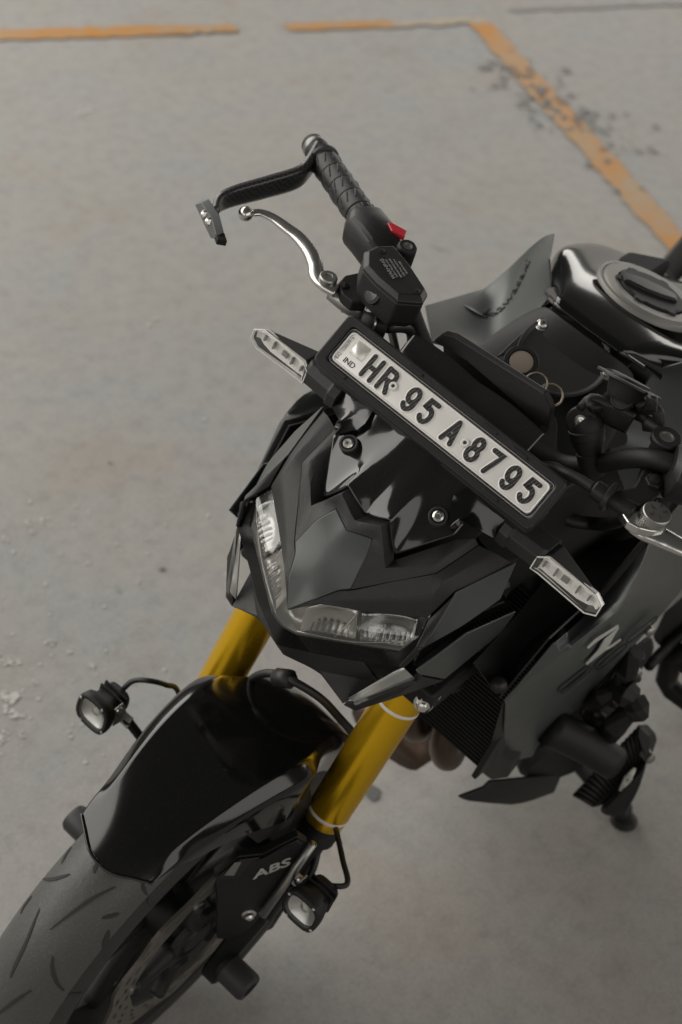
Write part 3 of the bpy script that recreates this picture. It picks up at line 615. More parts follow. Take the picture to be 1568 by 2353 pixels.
GL = {'H': [([(0, 0), (0, 1)], 0), ([(1, 0), (1, 1)], 0), ([(.15, .5), (.85, .5)], 0)],
      'R': [([(0, 0), (0, 1)], 0), ([(.15, .98)] + arc(.62, .74, .38, .24, 90, -90) + [(.15, .5)], 0), ([(.5, .48), (1, 0)], 0)],
      '9': [(arc(.5, .68, .46, .32, 0, 345, 16), 1), ([(.96, .66), (.96, .42)] + arc(.5, .32, .46, .32, 0, -150, 10), 0)],
      '5': [([(.92, 1), (.12, 1), (.08, .6)] + arc(.46, .34, .48, .33, 120, -150, 14), 0)],
      'A': [([(0, 0), (.5, 1)], 0), ([(.56, .98), (1, 0)], 0), ([(.25, .3), (.78, .3)], 0)],
      '8': [(arc(.5, .76, .38, .25, 0, 345, 16), 1), (arc(.5, .26, .48, .28, 0, 345, 16), 1)],
      '7': [([(0, 1), (.95, 1), (.75, .62), (.35, 0)], 0)]}
CW, CHh = .0118, .0242
for ch, q in zip('HR95A8795', [('s', 515, 475), ('s', 622, 560), ('s', 787, 690), ('s', 907, 775), ('s', 1065, 925), ('s', 1233, 1037), ('s', 1362, 1115), ('s', 1478, 1237), ('c', 1290, 768)]):
    o_ = onP(q, pc, pn) - pc; cu = o_[1]; cv_ = -.0003
    ff = lambda sc: None
    stk = [([(x * CW - CW / 2, y * CHh - CHh / 2) for x, y in pts], cl) for pts, cl in GL[ch]]
    f_ = lambda x, y, z: pp(cu + x, cv_ + y, z)
    v1, f1_ = ribbon(stk, .0066, .0011, .0021, f_, slope=.0011); chs = mk('embossed_edge', v1, f1_, mPlate, pl, False)
    v1, f1_ = ribbon(stk, .0052, .0020, .0027, f_, slope=.0003); mk('plate_character', v1, f1_, mFilm, pl, False)
text('lettering', 'IND', .0088, pp(-.1195, -.0112, .0013), pu, pv, mInk, pl, .0003)
text('lettering', 'BA2103869916', .0052, pp(-.1345, -.001, .0013), pv, -pu, mGreyInk, pl, .0003, xs=.92)
loft('hologram', [rrect(-.1275, -.1095, -.0022, .0150, .0012, .0011), rrect(-.1275, -.1095, -.0022, .0150, .0012, .0014)], mHolo, pl)
for u_ in (-.0639, .0372):
    lathe('rivet', pp(u_, -.0012, .0012), pn, [(0, .0052), (.0012, .0050), (.0022, .0040), (.0022, .0022), (.001, .0020), (.0008, 0)], mRefW, pl, 24)
    lathe('rivet_hole', pp(u_, -.0012, .0022), pn, [(0, .0019), (.0004, .0018)], mInk, pl, 12)
for k, (u_, v_) in enumerate(((-.055, V1 - .006), (.048, V1 - .006), (.095, V0 + .006), (-.12, V0 + .007), (.09, V1 - .007))):
    box('holder_clip', pp(u_, v_, .0055), pu * .010, pv * .0016, pn * .0012, mPlas, plate, .0005)
# stay behind the plate
box('plate_stay', pp(0, 0, -.018), pu * .06, pv * .012, pn * .006, mVoid, bike, .002)
# ------------------------------------------------------------------ indicators and their gloss brackets
IL = {'it': S(('k', 760, 497), ('w', 750, 690)), 'ii': S(('k', 690, 500), ('w', 780, 830)), 'tt': S(('k', 1035, 725), ('w', 205, 265)), 'tp': S(('k', 1072, 800), ('w', 45, 265)),
      'tb': S(('k', 1050, 842), ('w', 30, 370)), 'bb': S(('k', 975, 830), ('w', 105, 500)), 'bi': S(('k', 690, 600), ('w', 640, 905)), 'bj': S(('k', 652, 565), ('w', 740, 980))}
order = ['it', 'tt', 'tp', 'tb', 'bb', 'bi', 'bj', 'ii']
ic = sum(IL.values()) / len(IL); fwd = unit(V(.95, 0, .28))
# flatten lens outline into a plane through its centre
inn = unit(V(.97, .06, .2))
def flat(p, k=.75): return p - inn * ((p - ic) @ inn) * k
for sgn in (1, -1):
    mm = np.diag([1, sgn, 1.0]); lp = [mm @ flat(IL[k]) for k in order]; cen = sum(lp) / 8; nf = mm @ inn
    def ringk(sc, h): return [cen + (p - cen) * sc + nf * h for p in lp]
    stem_c = V(-.213, 0, .985)
    def sr(y, cx, cz, hx, hz):        # hexagonal section in the x-z plane
        return [mm @ V(cx + a * hx, y, cz + b * hz) for a, b in ((1, .45), (.45, 1), (-.6, 1), (-1, .3), (-1, -.5), (-.3, -1), (.6, -1), (1, -.4))]
    def bk_(p, k, sh_=1.0):
        f = max(0, min(1, 1 - (abs(p[1]) - .166) / .083 * .88)); return V(p[0] - .034 * f * k, p[1] * (1 - .01 * k * (1 - f)), lerp(p[2], cen[2] + .004, .42 * k) + .003 * f * k)
    body = loft('indicator', [ringk(1.0, -.0105), [bk_(p, .12) for p in lp], [bk_(p, .6) for p in lp], [bk_(p, 1.0) for p in lp]], mRub, bike, bevel=.0012)
    def st_r(y, dz=0, dx=0): return [mm @ V(x + dx, y, z + dz) for x, z in ((-.2135, .9685), (-.2135, .9845), (-.222, .9925), (-.246, .9925), (-.250, .984), (-.246, .970), (-.236, .966))]
    loft('indicator_stem', [st_r(.117), st_r(.1195, 0, 0), st_r(.129, 0, .001), st_r(.131, 0, -.003), st_r(.166, -.0015, -.006), st_r(.171, -.002, -.010)], mRub, body, bevel=.0015)
    loft('indicator_reflector', [ringk(1.0, -.0085), ringk(1.0, -.0035), ringk(.92, -.003), ringk(.82, -.0050)], mRefW, body, smooth=False)
    # ribbed optic blocks
    ax_ = unit((lp[2] + lp[3]) / 2 - (lp[7] + lp[6]) / 2); bx_ = unit(np.cross(nf, ax_))
    for k in range(13):
        t = -.40 + .062 * k
        if k in (5, 6): continue
        hh = .0036 if k in (0, 1, 11, 12) else .0048
        box('optic_rib', cen + ax_ * .078 * t - bx_ * (-.0036 if sgn > 0 else .0036) * (1) * (1 if True else 0) + nf * -.0022, ax_ * .0011, bx_ * hh, nf * .002, mReflD if k % 3 == 0 else mClear, body, .0004)
    box('bulb_window', cen + ax_ * .078 * (-.40 + .062 * 5.5) + bx_ * (.0036 if sgn > 0 else -.0036) + nf * -.0028, ax_ * .0042, bx_ * .0034, nf * .001, mReflD, body, .0004)
    loft('indicator_lens', [ringk(1.03, -.0095), ringk(1.03, 0), ringk(.97, .0022), ringk(.90, .0026)], mClear, body, bevel=.0006)
    L_ = lp + [lp[0]]
    sweep('lens_edge', ringk(1.02, .0008), .0009, mRefW, body, 6, 1, closed=True)
bn_ = unit(V(.55, -.12, .83)); bc_ = S(('d', 1290, 807), ('d', 778, 397)) * V(1, -1, 1) + bn_ * .006
BKT = {'A': S(('k', 415, 395), ('s', 235, 740)), 'B': S(('k', 490, 270), ('s', 300, 650)) + V(-.004, 0, .002)}
for k_, q_ in (('A2', ('s', 285, 862)), ('D', ('s', 246, 938)), ('E', ('s', 400, 905)), ('F', ('s', 455, 860)), ('G', ('s', 503, 785))): BKT[k_] = MY @ onP(q_, bc_ + bn_ * (.003 if k_ in ('A2', 'F') else 0), bn_)
BKT['H'] = BKT['G'] + V(-.014, .004, .012)
BKT['c'] = (BKT['A'] + BKT['B'] + BKT['F'] + BKT['H'] + BKT['D'] + BKT['E'] + BKT['G']) / 7 + MY @ bn_ * .002
panel('indicator_bracket', BKT, [['A', 'B', 'c'], ['B', 'H', 'c'], ['H', 'G', 'c'], ['G', 'F', 'c'], ['F', 'E', 'c'], ['E', 'D', 'c'], ['D', 'A2', 'c'], ['A2', 'A', 'c']], mGloss, bike, 'both', .005, .0015, inner=-1, sub=3)
pr = [(1, .5), (.5, 1), (-.5, 1), (-1, .5), (-1, -.5), (-.5, -1), (.5, -1), (1, -.5)]
# ------------------------------------------------------------------ forks
for sgn in (1, -1):
    mm = np.diag([1, sgn, 1.0])
    b0 = onY(('D', 745, 1880), .1045); b1 = onY(('D', 876, 1655), .1045); d_ = unit(b1 - b0)
    d_ = unit(lerp(d_, V(-.4, 0, .9165), .5)); d_[1] = 0; d_ = unit(d_); b0 = mm @ b0
    fk = lathe('fork_tube', b0, d_, [(-.004, .0235), (0, .0262), (.010, .0268), (.20, .0278), (.23, .0283), (.25, .0285)], mGold, bike, 56)
    lathe('fork_band', b0 + d_ * .0125, d_, [(0, .0272), (.0005, .0274), (.0040, .0274), (.0045, .0272)], mWhite, fk, 48)
    lathe('upper_fork_tube', b0 + d_ * .249, d_, [(0, .0272), (.20, .0272)], mVoid, bike, 40)
    lathe('fork_band', b0 + d_ * .200, d_, [(0, .0282), (.0005, .02845), (.0040, .02845), (.0045, .0282)], mWhite, fk, 48)
    lathe('fork_collar', b0, d_, [(-.030, .024), (-.028, .027), (-.014, .0275), (-.012, .0262), (-.006, .0262), (-.001, .0255)], mMatte, bike, 40)
    ax0 = mm @ V(0, .112, .300)
    lathe('fork_leg', b0 - d_ * .19, d_, [(0, .020), (.17, .0205)], mVoid if sgn < 0 else mMatte, bike, 32)
    # lower casting down to the axle
    loft('fork_casting', [[ax0 + mm @ (V(x, y, 0) + V(0, 0, z)) for x, y in ((.024, .014), (.024, -.014), (-.024, -.016), (-.024, .014))] for z in (-.02,)] +
         [[b0 - d_ * t + mm @ V(x * k, y * k, 0) for x, y in ((.024, .02), (.024, -.02), (-.024, -.02), (-.024, .02))] for t, k in ((.16, .9), (.09, 1.05))], mPlas, bike, bevel=.005)
    pk = lathe('axle_slider', mm @ V(0, .128, .3007), mm @ V(0, 1, 0), [(-.012, .014), (-.004, .0205), (.000, .0200), (.030, .0200), (.0345, .0175), (.035, .011), (.024, .0100), (.022, 0)], mRub, bike, 36)
    # spot lamp on its bracket
    lc = S(('D', 695, 2090), ('D', 208, 1645)) * V(1, sgn, 1); ld = unit(V(.95, .02, .06)); lu, lw, _ = frame_of(ld)
    a1 = unit(np.cross(V(0, 0, 1), ld)); a2 = np.cross(ld, a1)
    def rsq(h, s, t, rr=.45): # rounded-square section, turned 45 degrees a little
        out = []
        for k in range(24):
            an = 2 * PI * k / 24 + .25; c_, s_ = math.cos(an), math.sin(an); e = 3.2; rr_ = (abs(c_) ** e + abs(s_) ** e) ** (-1 / e)
            out.append(lc + ld * t + (a1 * c_ + a2 * s_) * rr_ * s)
        return out
    lamp = loft('spot_lamp', [rsq(0, .012, -.050), rsq(0, .0175, -.047), rsq(0, .0185, -.02), rsq(0, .0245, -.012), rsq(0, .0255, -.004), rsq(0, .0250, .001), rsq(0, .0205, .002), rsq(0, .0200, -.0135)], mMatte, bike)
    loft('lamp_bowl', [rsq(0, .0196, -.0035), rsq(0, .010, -.011), rsq(0, .0005, -.012)], mLiner, lamp, caps=False)
    loft('lamp_glass', [rsq(0, .0200, -.001), rsq(0, .0198, .0012)], mClear, lamp, smooth=False)
    lathe('lamp_chip', lc - ld * .0105, ld, [(0, .0075), (.004, .006), (.006, .0)], mRefl, lamp, 16)
    for k in range(4):
        an = .25 + PI / 4 + k * PI / 2; rr_ = .0248; lathe('lamp_screw', lc + (a1 * math.cos(an) + a2 * math.sin(an)) * rr_ + ld * .0008, ld, [(0, .0022), (.0012, .0018), (.0013, 0)], mSteel, lamp, 12)
    for k in range(2): box('cooling_fin', lc - ld * (.030 + .008 * k), a1 * .0190, a2 * .0190, ld * .0012, mMatte, lamp, .0005)
    side = mm @ V(0, -1, 0)
    pv_ = lc - ld * .022 + V(0, 0, .004)
    br = prism('lamp_bracket', [pv_ + side * .0205 + V(.008, 0, .018), pv_ + side * .0205 + V(-.006, 0, .020), pv_ + side * .0205 + V(-.016, 0, -.006), pv_ + side * .0205 + V(-.010, 0, -.022), pv_ + side * .0205 + V(.004, 0, -.020), pv_ + side * .0205 + V(.004, 0, -.002)], side * .0025, mCast, lamp, .0008)
    prism('lamp_bracket', [pv_ + side * .0205 + V(-.016, 0, -.004), pv_ + side * .0205 + V(-.010, 0, -.022), pv_ + side * .036 + V(-.010, 0, -.022), pv_ + side * .036 + V(-.016, 0, -.004)], V(.0025, 0, .001), mCast, lamp, .0008)
    lathe('lamp_screw', pv_ + side * .0225 + V(.002, 0, .014), side, [(0, .0052), (.003, .0048), (.0035, .002), (.0036, 0)], mSteel, lamp, 18)
    sweep('lamp_rod', [pv_ + side * .030 + V(-.012, 0, -.012), b0 - d_ * .115 + mm @ V(0, .02, 0)], .006, mMatte, lamp, 14, 1)
    # lamp cable
    if sgn > 0:
        cb = [lc - ld * .048 + V(0, 0, .006), onX(('n', 1410, 480), lc[0] - .06), onX(('n', 1385, 340), lc[0] - .09), onX(('n', 1350, 180), lc[0] - .12), onX(('q', 770, 1150), lc[0] - .13)]
    else:
        cb = [lc - ld * .048 + V(0, 0, .006), onX(('g', 400, 392), lc[0] - .06), onX(('g', 480, 390), lc[0] - .07), onX(('g', 560, 410), lc[0] - .09), onX(('g', 620, 445), lc[0] - .11), b0 - d_ * .05]
    sweep('lamp_cable', cb, .0035, mRub, bike, 10, 8)
DU = [onX(('e', 583, 1268), -.300), onX(('e', 560, 1560), -.385), onX(('e', 625, 1600), -.41), onX(('e', 600, 1680), -.42), onX(('e', 505, 1692), -.41), onX(('e', 455, 1655), -.395), onX(('e', 570, 1262), -.30)]
prism('radiator_duct', DU, V(-.03, -.004, 0), mDark, bike, .002)
prism('radiator_duct', [MY @ p for p in DU], V(-.03, .004, 0), mDark, bike, .002)
# lower steering clamp and its bolts by the left tube
box('lower_clamp', V(-.225, 0, .735), V(.05, 0, 0), V(0, .15, 0), V(0, 0, .018), mMatte, bike, .006)
for q in (('j', 1140, 742), ('j', 1090, 805)):
    c = onY(q, .140); hexnut('clamp_bolt', c, unit(V(.75, .35, .35)), .0085, mSteel, bike, .008)
sweep('clamp_ear', [onY(('j', 1250, 735), .132) + V(-.02, -.01, 0), onY(('j', 1140, 742), .132) + V(-.016, -.008, -.006), onY(('j', 1090, 805), .130) + V(-.016, -.008, -.006)], [.018, .016, .014], mMatte, bike, 14, 4)
# ------------------------------------------------------------------ front wheel
prof = []
for k in range(25):
    a = math.radians(-112 + 224 * k / 24); prof.append((.058 * math.sin(a) * (1 if abs(a) < 1.5 else 1), .300 - .0585 + .0585 * math.cos(a) if abs(a) < 1.57 else .2415 + .045 * math.cos(a) * 1.2))
mTread = mat('tyre_rubber', (.058, .058, .055), .48, bump=(160, .3, .002), dust=.3, vary=(7, .1), spec=.5)
mSide = mat('sidewall_rubber', (.020, .019, .018), .6, bump=(200, .3, .001), vary=(12, .1), dust=.2)
tyre = lathe('tyre', V(0, 0, .3007), V(0, 1, 0), prof[5:20], mTread, bike, 160, caps=False)
for sg2 in (1, -1):
    pf2 = [(-t if sg2 > 0 else t, r) for t, r in prof[:6]]; pf2 = [(abs(t) * sg2, r) for t, r in prof[:6]]
    lathe('sidewall', V(0, 0, .3007), V(0, 1, 0), pf2 + [(pf2[-1][0] * .8, pf2[-1][1] - .004), (pf2[0][0] * .8, pf2[0][1])], mSide, tyre, 128, closed=True)
def tp(th, y, h=0.0):                # point on the tread: th from the top toward the front
    a = math.asin(max(-1, min(1, y / .058))); r = .300 - .0585 + (.0585 + h) * math.cos(a); yy = (.058 + h) * math.sin(a)
    return V(r * math.sin(th), yy, .3007 + r * math.cos(th))
def groove(pts, w=.0022):
    P_ = catmull([V(a_, b_, 0) for a_, b_ in pts], 6); vs = []; fs = []; n = len(P_)
    for i, p in enumerate(P_):
        t = P_[min(i + 1, n - 1)] - P_[max(i - 1, 0)]; t = unit(V(t[0] * .3, t[1], 0)); nn = V(-t[1] / .3, t[0]); wd = w * (.25 + .75 * math.sin(PI * (i + .3) / (n - .4)))
        for s in (-1, 1): vs.append(tp(p[0] + nn[0] * s * wd, p[1] + nn[1] * s * wd, .0007))
    for i in range(n - 1): fs.append((2 * i, 2 * i + 1, 2 * i + 3, 2 * i + 2))
    return mk('tread_groove', vs, fs, mInkG, tyre, False)
mInkG_ = None
mInkG = mat('dark_groove_rubber', (.022, .022, .021), .8)  # darker rubber for flat ribbons laid along the tread
def tyre_hit(q):
    v = ray(q); c0 = V(0, 0, .3007)
    def dist(t): p = CC + v * t - c0; r_ = math.hypot(p[0], p[2]); return math.hypot(r_ - .2415, p[1]) - .0585
    t = 1.4
    for _ in range(400):
        d2 = dist(t)
        if d2 < 1e-4: break
        t += d2 * .8
        if t > 3: return None
    p = CC + v * t - c0; a = math.atan2(p[1], math.hypot(p[0], p[2]) - .2415); return math.atan2(p[0], p[2]), .058 * math.sin(a)
seen = []
for gq in ([(315, 815), (480, 690), (600, 610), (730, 545)], [(65, 1115), (95, 1040), (170, 880), (250, 680)], [(335, 980), (330, 1050), (355, 1140), (405, 1200)], [(270, 495), (340, 495), (440, 465)], [(590, 460), (600, 420), (622, 378)], [(-30, 1360), (80, 1275), (200, 1195)], [(898, 510), (905, 560), (925, 600)], [(935, 615), (945, 650), (952, 675)], [(655, 945), (665, 890), (688, 820)], [(640, 745), (700, 730), (750, 712)], [(130, 715), (150, 665), (200, 600)], [(440, 1215), (465, 1222), (490, 1228)], [(385, 400), (420, 330), (450, 290)]):
    pts = [tyre_hit(('m', *q_)) for q_ in gq]
    if all(pts): groove(pts, .0021); seen.append(pts)
for rep_ in (1, 2, 3):
    for pts in seen[:7]: groove([(a_ + rep_ * math.radians(88), b_) for a_, b_ in pts], .0021)
rimo = lathe('wheel_rim', V(0, 0, .3007), V(0, 1, 0), [(-.055, .222), (-.052, .230), (-.040, .212), (.0, .196), (.040, .212), (.052, .230), (.055, .222), (.045, .204), (.0, .186), (-.045, .204)], mMatte, bike, 96, closed=True)
for k in range(5):
    a = 2 * PI * k / 5 + .35
    for s in (-1, 1):
        a0, a1_ = a + s * .10, a + s * .17
        sweep('spoke', [V(.030 * math.sin(a0), 0, .3007 + .030 * math.cos(a0)), V(.11 * math.sin(a1_), 0, .3007 + .11 * math.cos(a1_)), V(.196 * math.sin(a1_), 0, .3007 + .196 * math.cos(a1_))], [.013, .010, .011], mMatte, rimo, n=3, prof=pr, up=(0, 1, 0))
lathe('wheel_hub', V(0, -.07, .3007), V(0, 1, 0), [(0, .022), (.02, .034), (.05, .040), (.09, .040), (.12, .034), (.14, .022)], mMatte, rimo, 32)
for sgn in (1, -1):
    # petal disc with real drilled slots: ring of quads with gaps
    yd = .064 * sgn; NSEG = 120; vs = []; fs = []
    def dp(r, a, y): return V(r * math.sin(a), y, .3007 + r * math.cos(a))
    rings_ = [.113, .1180, .1232, .1268, .1322, .1360, .1415, .150]
    th_ = .0022
    for j, r_ in enumerate(rings_):
        for k in range(NSEG):
            a = 2 * PI * k / NSEG; rr = r_ + (.0045 * math.cos(a * 10) if j == len(rings_) - 1 else (-.002 * math.cos(a * 10) if j == 0 else 0)); vs.append(dp(rr, a + (.6 * (r_ - .113)), yd - th_)); vs.append(dp(rr, a + (.6 * (r_ - .113)), yd + th_))
    def hole(j, k): return (j == 1 and k % 6 in (0, 1)) or (j == 3 and k % 6 in (2, 3)) or (j == 5 and k % 6 in (4, 5))
    for j in range(len(rings_) - 1):
        for k in range(NSEG):
            a_, b_ = 2 * (j * NSEG + k), 2 * (j * NSEG + (k + 1) % NSEG); c_, d2 = 2 * ((j + 1) * NSEG + (k + 1) % NSEG), 2 * ((j + 1) * NSEG + k)
            if hole(j, k):
                nb_ = [(a_, b_, hole(j - 1, k)), (c_, d2, hole(j + 1, k)), (b_, c_, hole(j, (k + 1) % NSEG)), (d2, a_, hole(j, (k - 1) % NSEG))]
                for x_, y_, hh in nb_:
                    if not hh: fs.append((x_, y_, y_ + 1, x_ + 1))
                continue
            fs.append((a_, b_, c_, d2)); fs.append((a_ + 1, b_ + 1, c_ + 1, d2 + 1))
            if j == 0: fs.append((a_, b_, b_ + 1, a_ + 1))
            if j == len(rings_) - 2: fs.append((d2, c_, c_ + 1, d2 + 1))
    disc = mk('brake_disc', vs, fs, mDisc, bike, False)
    for k in range(5):
        a = 2 * PI * k / 5 + .2
        sweep('disc_carrier', [dp(.045, a, yd - sgn * .006), dp(.085, a + .12, yd - sgn * .003), dp(.112, a + .05, yd)], [.016, .009, .010], mMatte, disc, n=4, prof=pr, up=(0, 1, 0))
        lathe('disc_bobbin', dp(.112, a + .05, yd - sgn * .004), V(0, sgn, 0), [(0, .008), (.009, .0078), (.0095, .004), (.007, .0035), (.007, 0)], mCast, disc, 18)
    lathe('disc_centre', V(0, yd - .004, .3007), V(0, 1, 0), [(0, .050), (.008, .050), (.009, .034), (.004, .032), (.004, .028)], mMatte, disc, 40)
    # caliper
    loft('brake_caliper', [[V(-.06 + x, yd + sgn * .02 * 1 + sgn * y, .41 + z) for x, y in ((.02, -.035), (.02, .02), (-.03, .02), (-.03, -.035))] for z in (-.05, 0.0, .05)], mVoid, bike, .006)
# ------------------------------------------------------------------ front fender
TH = [31, 26, 20, 12, 4, -4, -12, -17, -22, -28, -36, -46, -58]
WD = [.056, .061, .066, .073, .081, .088, .095, .092, .077, .070, .068, .066, .064]
R0 = [.3125, .318, .325, .333, .340, .344, .344, .341, .337, .333, .328, .323, .320]
DP = [.003, .010, .016, .026, .040, .056, .066, .064, .044, .030, .030, .030, .028]
gr = []
for th, w_, r_, dp_ in zip(TH, WD, R0, DP):
    half = [(0, .001), (.40, .0005), (.78, -.003), (.80, -.0035), (.97, -.016), (1.0, -.021), (1.0, -.022 - dp_)]
    if th > 25: half = [(0, 0), (.35, -.0005), (.68, -.002), (.86, -.004), (.95, -.005), (1.0, -.006), (1.02, -.007)]
    def fp(y, dr, sg, th=th, r_=r_, w_=w_):
        t2 = math.radians(th - (4.5 * max(0, min(1, (y - .25) / .75)) * max(0, min(1, (th - 8) / 18)))); return V((r_ + dr) * math.sin(t2), sg * y * w_, .3007 + (r_ + dr) * math.cos(t2))
    row = [fp(y, dr, -1) for y, dr in reversed(half[1:])] + [fp(y, dr, 1) for y, dr in half]
    gr.append(row)
fen = sheet('front_fender', gr, mGloss, bike, .003, .0012, ref=(0, 0, 1), sub=2)
fen.modifiers.move(fen.modifiers.find('subdivision'), 0)
edge = [gr[0][j] for j in range(len(gr[0]))]
sweep('fender_edge', [p + V(.001, 0, 0) for p in edge], .0020, mGloss, fen, 8, 3)
for sgn in (1, -1):
    fs_ = [r[-1] if sgn > 0 else r[0] for r in gr]
    prism('fender_stay', [fs_[4] + V(0, 0, .01), fs_[5] + V(0, 0, .02), fs_[7] + V(0, 0, .015), fs_[7] + V(-.005, 0, -.03), fs_[5] + V(0, 0, -.035)], V(0, -sgn * .006, 0), mPlas, bike, .0015)
for sgn in (1, -1): box('fender_mount', V(-.085, sgn * .083, .515), V(.030, 0, -.022), V(0, .004, 0), V(.020, 0, .045), mPlas, bike, .002)
# brake hose arching between the legs with a rubber clip
hx = -.135
hose = [onX(('q', 250, 345), hx), onX(('q', 340, 285), hx), onX(('q', 430, 280), hx), onX(('q', 540, 325), hx), onX(('q', 690, 420), hx - .02), onX(('q', 800, 535), hx - .05), onX(('q', 880, 630), hx - .085), onX(('q', 965, 800), hx - .10), onX(('q', 945, 920), hx - .09), onX(('q', 850, 1045), hx - .06)]
sweep('brake_hose', hose, .0052, mRub, bike, 12, 8)
sweep('hose_clip', [onX(('q', 440, 300), hx), onX(('q', 520, 310), hx)], .0105, mRub, bike, n=1, prof=pr)
sweep('brake_hose', [onX(('n', 1250, 260), -.13), onX(('n', 1215, 400), -.11), onX(('n', 1150, 500), -.10), onX(('n', 1080, 570), -.08)], .0045, mRub, bike, 10, 6)
# fork guard with ABS lettering
gN = unit(V(.62, .78, .10)); gC = V(-.050, .115, .43)
def gp_(q, o=0.0): return onP(q, gC + gN * o, gN)
ga = [gp_(('n', u, v)) for u, v in ((655, 432), (790, 325), (930, 310), (1130, 210), (1190, 250), (1100, 400), (960, 620), (850, 745), (740, 800), (668, 795), (668, 560))]
gd = prism('fork_guard', ga, gN * -.012, mMatte, bike, .0025)
prism('guard_facet', [gp_(('n', u, v), .001) for u, v in ((668, 436), (795, 330), (925, 316), (1125, 218), (1150, 240), (860, 345), (800, 425), (760, 440))], gN * .0035, mPlas, gd, .0015)
# lettering plane lies on the guard
def quadtext(name, s_, q0, q1, qv, yy, size, m, par, sh=.25, bold=.0, thick=.0004):
    a_, b_, c_ = gp_(q0, yy), gp_(q1, yy), gp_(qv, yy); xd = unit(b_ - a_); up_ = c_ - a_; yd_ = unit(up_ - xd * (up_ @ xd)); wdt = np.linalg.norm(b_ - a_)
    o = text(name, s_, size, (a_ + b_) / 2, xd, yd_, m, par, thick, shear=sh, bold=bold)
    xs = [np.array(v.co) @ xd for v in o.data.vertices]; k = wdt / (max(xs) - min(xs)); mid_ = (a_ + b_) / 2
    for v in o.data.vertices:
        c = np.array(v.co) - mid_; v.co = Vector(mid_ + c + xd * (c @ xd) * (k - 1))
    return o
quadtext('lettering', 'ABS', ('n', 850, 445), ('n', 1092, 350), ('n', 830, 400), .0008, .020, mOff, gd, .35, bold=.0005)
prism('guard_sticker', [gp_(('n', u, v), .0048) for u, v in ((710, 428), (770, 355), (808, 352), (765, 430))], gN * .0006, mCast, gd)
lathe('guard_bolt', gp_(('n', 850, 652)), gN, [(-.002, .010), (.001, .0095), (.002, .006), (.006, .0055), (.008, .003), (.008, 0)], mSteel, gd, 20)
sweep('speed_sensor_pipe', [gp_(('n', 1215, 250), .004), gp_(('n', 930, 655), .008)], .0055, mCast, bike, 12, 1)
# ------------------------------------------------------------------ handlebar, controls
bar = [V(-.365, 0, .965), V(-.367, -.07, .968), V(-.372, -.115, .985), V(-.382, -.145, 1.015), V(-.383, -.185, 1.045), V(-.386, -.25, 1.060), V(-.448, -.362, 1.055)]
gin, gout = onY(('D', 838, 507), -.25), onY(('D', 745, 370), -.362); gd_ = unit(gout - gin)
bar[5] = gin - gd_ * .0; bar[6] = gout; bar[4] = gin - gd_ * .055 ; bar[3] = bar[4] + V(.002, .035, -.022)
sweep('handlebar', [p for p in bar] , .0112, mMatte, bike, 16, 6)
sweep('handlebar', [MY @ p for p in bar], .0112, mMatte, bike, 16, 6)
def make_grip(sgn):
    mm = np.diag([1, sgn, 1.0]); a_, d_ = mm @ gin * V(1, 1, 1), mm @ gd_; a_ = np.diag([1, -sgn, 1.0]) @ gin; d_ = np.diag([1, -sgn, 1.0]) @ gd_
    L = np.linalg.norm(gout - gin); pf = [(-.002, .0150), (0, .0170), (.012, .0178), (.0125, .0160)]
    for k in range(4):
        t0 = .015 + (L - .02) * k / 4; t1_ = .015 + (L - .02) * (k + 1) / 4
        pf += [(t0, .0158), (t0 + .001, .0172), ((t0 + t1_) / 2, .0176), (t1_ - .001, .0172), (t1_, .0158)]
    pf += [(L - .002, .0165), (L, .0195), (L + .004, .0198), (L + .006, .018)]
    gp = lathe('grip', a_, d_, pf, mRub, bike, 40)
    u_, w_, _ = frame_of(d_)
    for k in range(4):
        for j in range(10):
            an = 2 * PI * j / 10 + k * .3; t0 = .024 + (L - .02) * k / 4
            p0 = a_ + d_ * t0 + (u_ * math.cos(an) + w_ * math.sin(an)) * .0169; p1 = a_ + d_ * (t0 + .017) + (u_ * math.cos(an + .35) + w_ * math.sin(an + .35)) * .0169
            sweep('grip_ridge', [p0, (p0 + p1) / 2 + (u_ * math.cos(an + .17) + w_ * math.sin(an + .17)) * .0010, p1], .0011, mRub, gp, 6, 2)
    for j in range(14):
        an = 2 * PI * j / 14; dirv = u_ * math.cos(an) + w_ * math.sin(an); sweep('grip_ridge', [a_ + d_ * .001 + dirv * .0172, a_ + d_ * .011 + dirv * .0178], .0011, mRub, gp, 6, 1)
    be = lathe('bar_end', a_ + d_ * (L + .005), d_, [(0, .0135), (.001, .0155), (.018, .0155), (.020, .0130), (.024, .0130), (.026, .0148), (.034, .0140), (.040, .010), (.0415, 0)], mMatte, bike, 32)
    lathe('bar_end_ring', a_ + d_ * (L + .024), d_, [(0, .0151), (.001, .0156), (.008, .0152), (.009, .0148)], mGreyM, be, 32)
    return a_, d_, L
make_grip(1); a_l = make_grip(-1)
